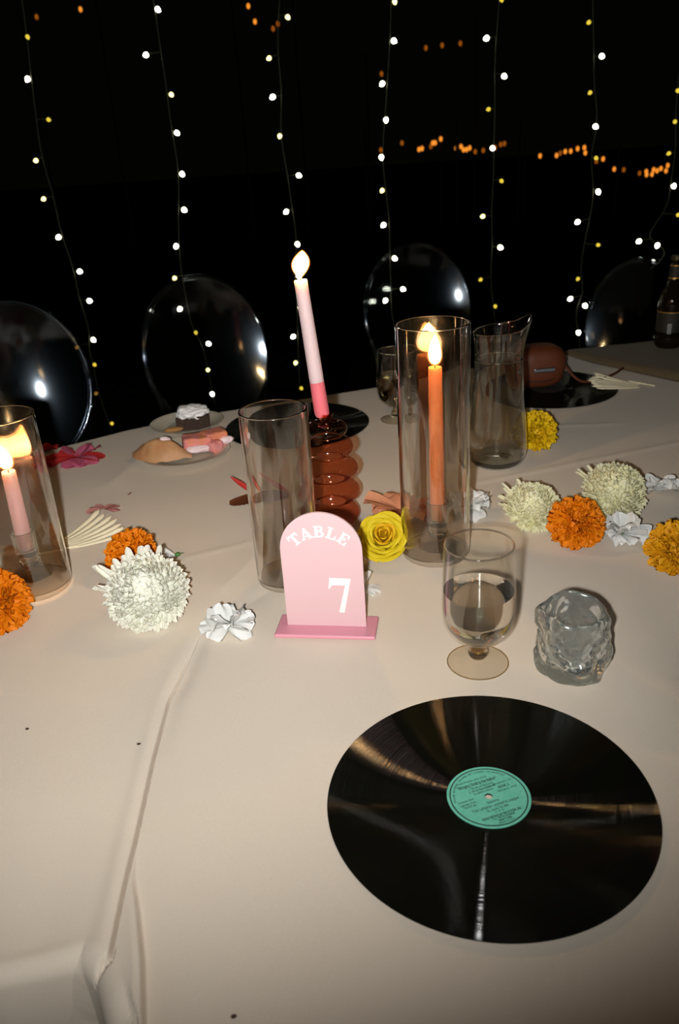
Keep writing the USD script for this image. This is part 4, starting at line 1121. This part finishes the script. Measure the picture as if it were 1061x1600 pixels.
for bl, lab in zip(STR, WHERE):
    t = thing('fairy_light_string', lab, 'fairy lights', (bl[0][0], YC, 0), 0, 'hanging fairy light strings')
    x0 = bl[0][0]
    r = np.random.default_rng(int(1000 * abs(x0)))
    mx = np.convolve(np.pad([b_[0] for b_ in bl], 2, 'edge'), np.ones(5) / 5, 'valid')
    pts = [(mx[0] - x0, 0, ZC)] + [(mx[i] - x0, 0, b_[1] + 0.01) for i, b_ in enumerate(bl)] + [(mx[-1] - x0 + 0.01, 0, bl[-1][1] - 0.10)]
    pts = sorted(pts, key=lambda q: -q[2])
    wire = spline(pts, 120)
    obj('wire', tube(wire, 0.0011, 5), WIRE, t, smooth=True)
    zz = wire[:, 2]
    for (bx, bz, kind) in bl:
        k = np.argmin(np.abs(zz - bz - 0.006)); w = wire[k]
        e = np.array([bx - x0, 0, bz])
        d = unit(e - w + np.array([0, 0, -0.010]) + r.normal(0, 0.006, 3))
        R_, L_ = (0.0082, 0.0200) if kind == 3 else (0.0075, 0.0180) if kind == 2 else (0.0068, 0.0160)
        st_ = e - d * L_ * 0.5
        obj('bulb', moved(bulb_mesh(R_, L_), st_, frame_to(d)), LED[kind], t, smooth=True)
        if np.linalg.norm(st_ - w) > 0.006:
            obj('lead', tube([w, st_], 0.0009, 4), WIRE, t)
c = obj('cable', tube([(-1.7, YC, ZC), (0, YC, ZC - 0.0), (1.9, YC, ZC)], 0.003, 6), BLACK_METAL); tag(c, 'black cable carrying the hanging fairy lights', 'cable')
for x, lab in ((-1.7, 'dark post left of the fairy lights'), (1.9, 'dark post right of the fairy lights')):
    t = obj('post', moved(trimesh.creation.cylinder(0.025, ZC + 0.02, sections=16), (x, YC, (ZC + 0.02) / 2)), BLACK_METAL); tag(t, lab, 'post')

# far-off amber festoons across the garden
AMB = {1: glow('amber_bulb', (1.0, 0.30, 0.03), 1.1), 0: glow('amber_bulb_dim', (1.0, 0.26, 0.02), 0.28)}
FEST = [([(1.05, 1.23, 0), (1.39, 1.31, 0), (1.66, 1.2, 1), (1.71, 1.21, 1), (1.85, 1.23, 0), (1.88, 1.28, 1), (1.92, 1.28, 1), (2.01, 1.33, 1)], 'far amber festoon lights, left cluster above the tall vase'),
        ([(2.27, 1.18, 1), (2.35, 1.2, 1), (2.39, 1.15, 1), (2.44, 1.15, 1), (2.49, 1.17, 1), (2.58, 1.11, 0), (2.71, 1.12, 0), (2.9, 1.15, 0), (2.99, 1.19, 0), (3.05, 1.2, 0)], 'far amber festoon lights, second cluster from the left'),
        ([(3.66, 0.98, 1), (3.93, 0.97, 1), (3.99, 1.0, 0), (4.07, 1.02, 1), (4.16, 1.02, 1), (4.27, 1.05, 1), (4.38, 1.06, 1), (4.4, 0.98, 1), (4.59, 0.84, 0), (4.7, 0.87, 1)], 'far amber festoon lights, arched third cluster'),
        ([(4.93, 0.7, 1), (5.09, 0.68, 0), (5.36, 0.61, 0), (5.47, 0.63, 1), (5.48, 0.58, 1), (5.57, 0.58, 1), (5.59, 0.65, 1), (5.65, 0.63, 1), (5.71, 0.66, 1), (5.8, 0.62, 1), (5.82, 0.7, 1)], 'far amber festoon lights at the right frame edge'),
        ([(-0.87, 3.36, 1), (-0.79, 3.15, 1), (-0.52, 3.04, 0), (-0.44, 3.1, 0)], 'faint amber lights near the top, left of centre'),
        ([(-4.14, 3.42, 0), (-3.45, 3.48, 1)], 'faint amber lights in the top left corner'),
        ([(1.15, 2.34, 0), (1.87, 2.66, 0), (2.13, 2.68, 0), (2.42, 2.69, 0)], 'faint amber lights near the top, right of centre')]
for fi, (bl, lab) in enumerate(FEST):
    YF = 14.0 + 0.1 * fi
    t = thing('festoon_lights', lab, 'festoon lights', (bl[0][0], YF, 0), 0, 'far amber festoon lights')
    x0 = bl[0][0]
    pts = np.array([(b_[0] - x0, 0.0, b_[1] + 0.05) for b_ in bl])
    ends = np.vstack([[pts[0] + (-0.25, 0, 0.25)], pts, [pts[-1] + (0.25, 0, 0.25)]])
    obj('wire', tube(ends, 0.004, 5), WIRE, t)
    for p_ in (ends[0], ends[-1]):
        obj('pole', tube([(p_[0], 0, 0), (p_[0], 0, p_[2] + 0.02)], 0.02, 8), BLACK_METAL, t)
    for b_ in bl:
        obj('bulb', moved(lump(None, 2, (0.026, 0.026, 0.038), 1, 0.0), (b_[0] - x0, 0, b_[1])), AMB[b_[2]], t, smooth=True)
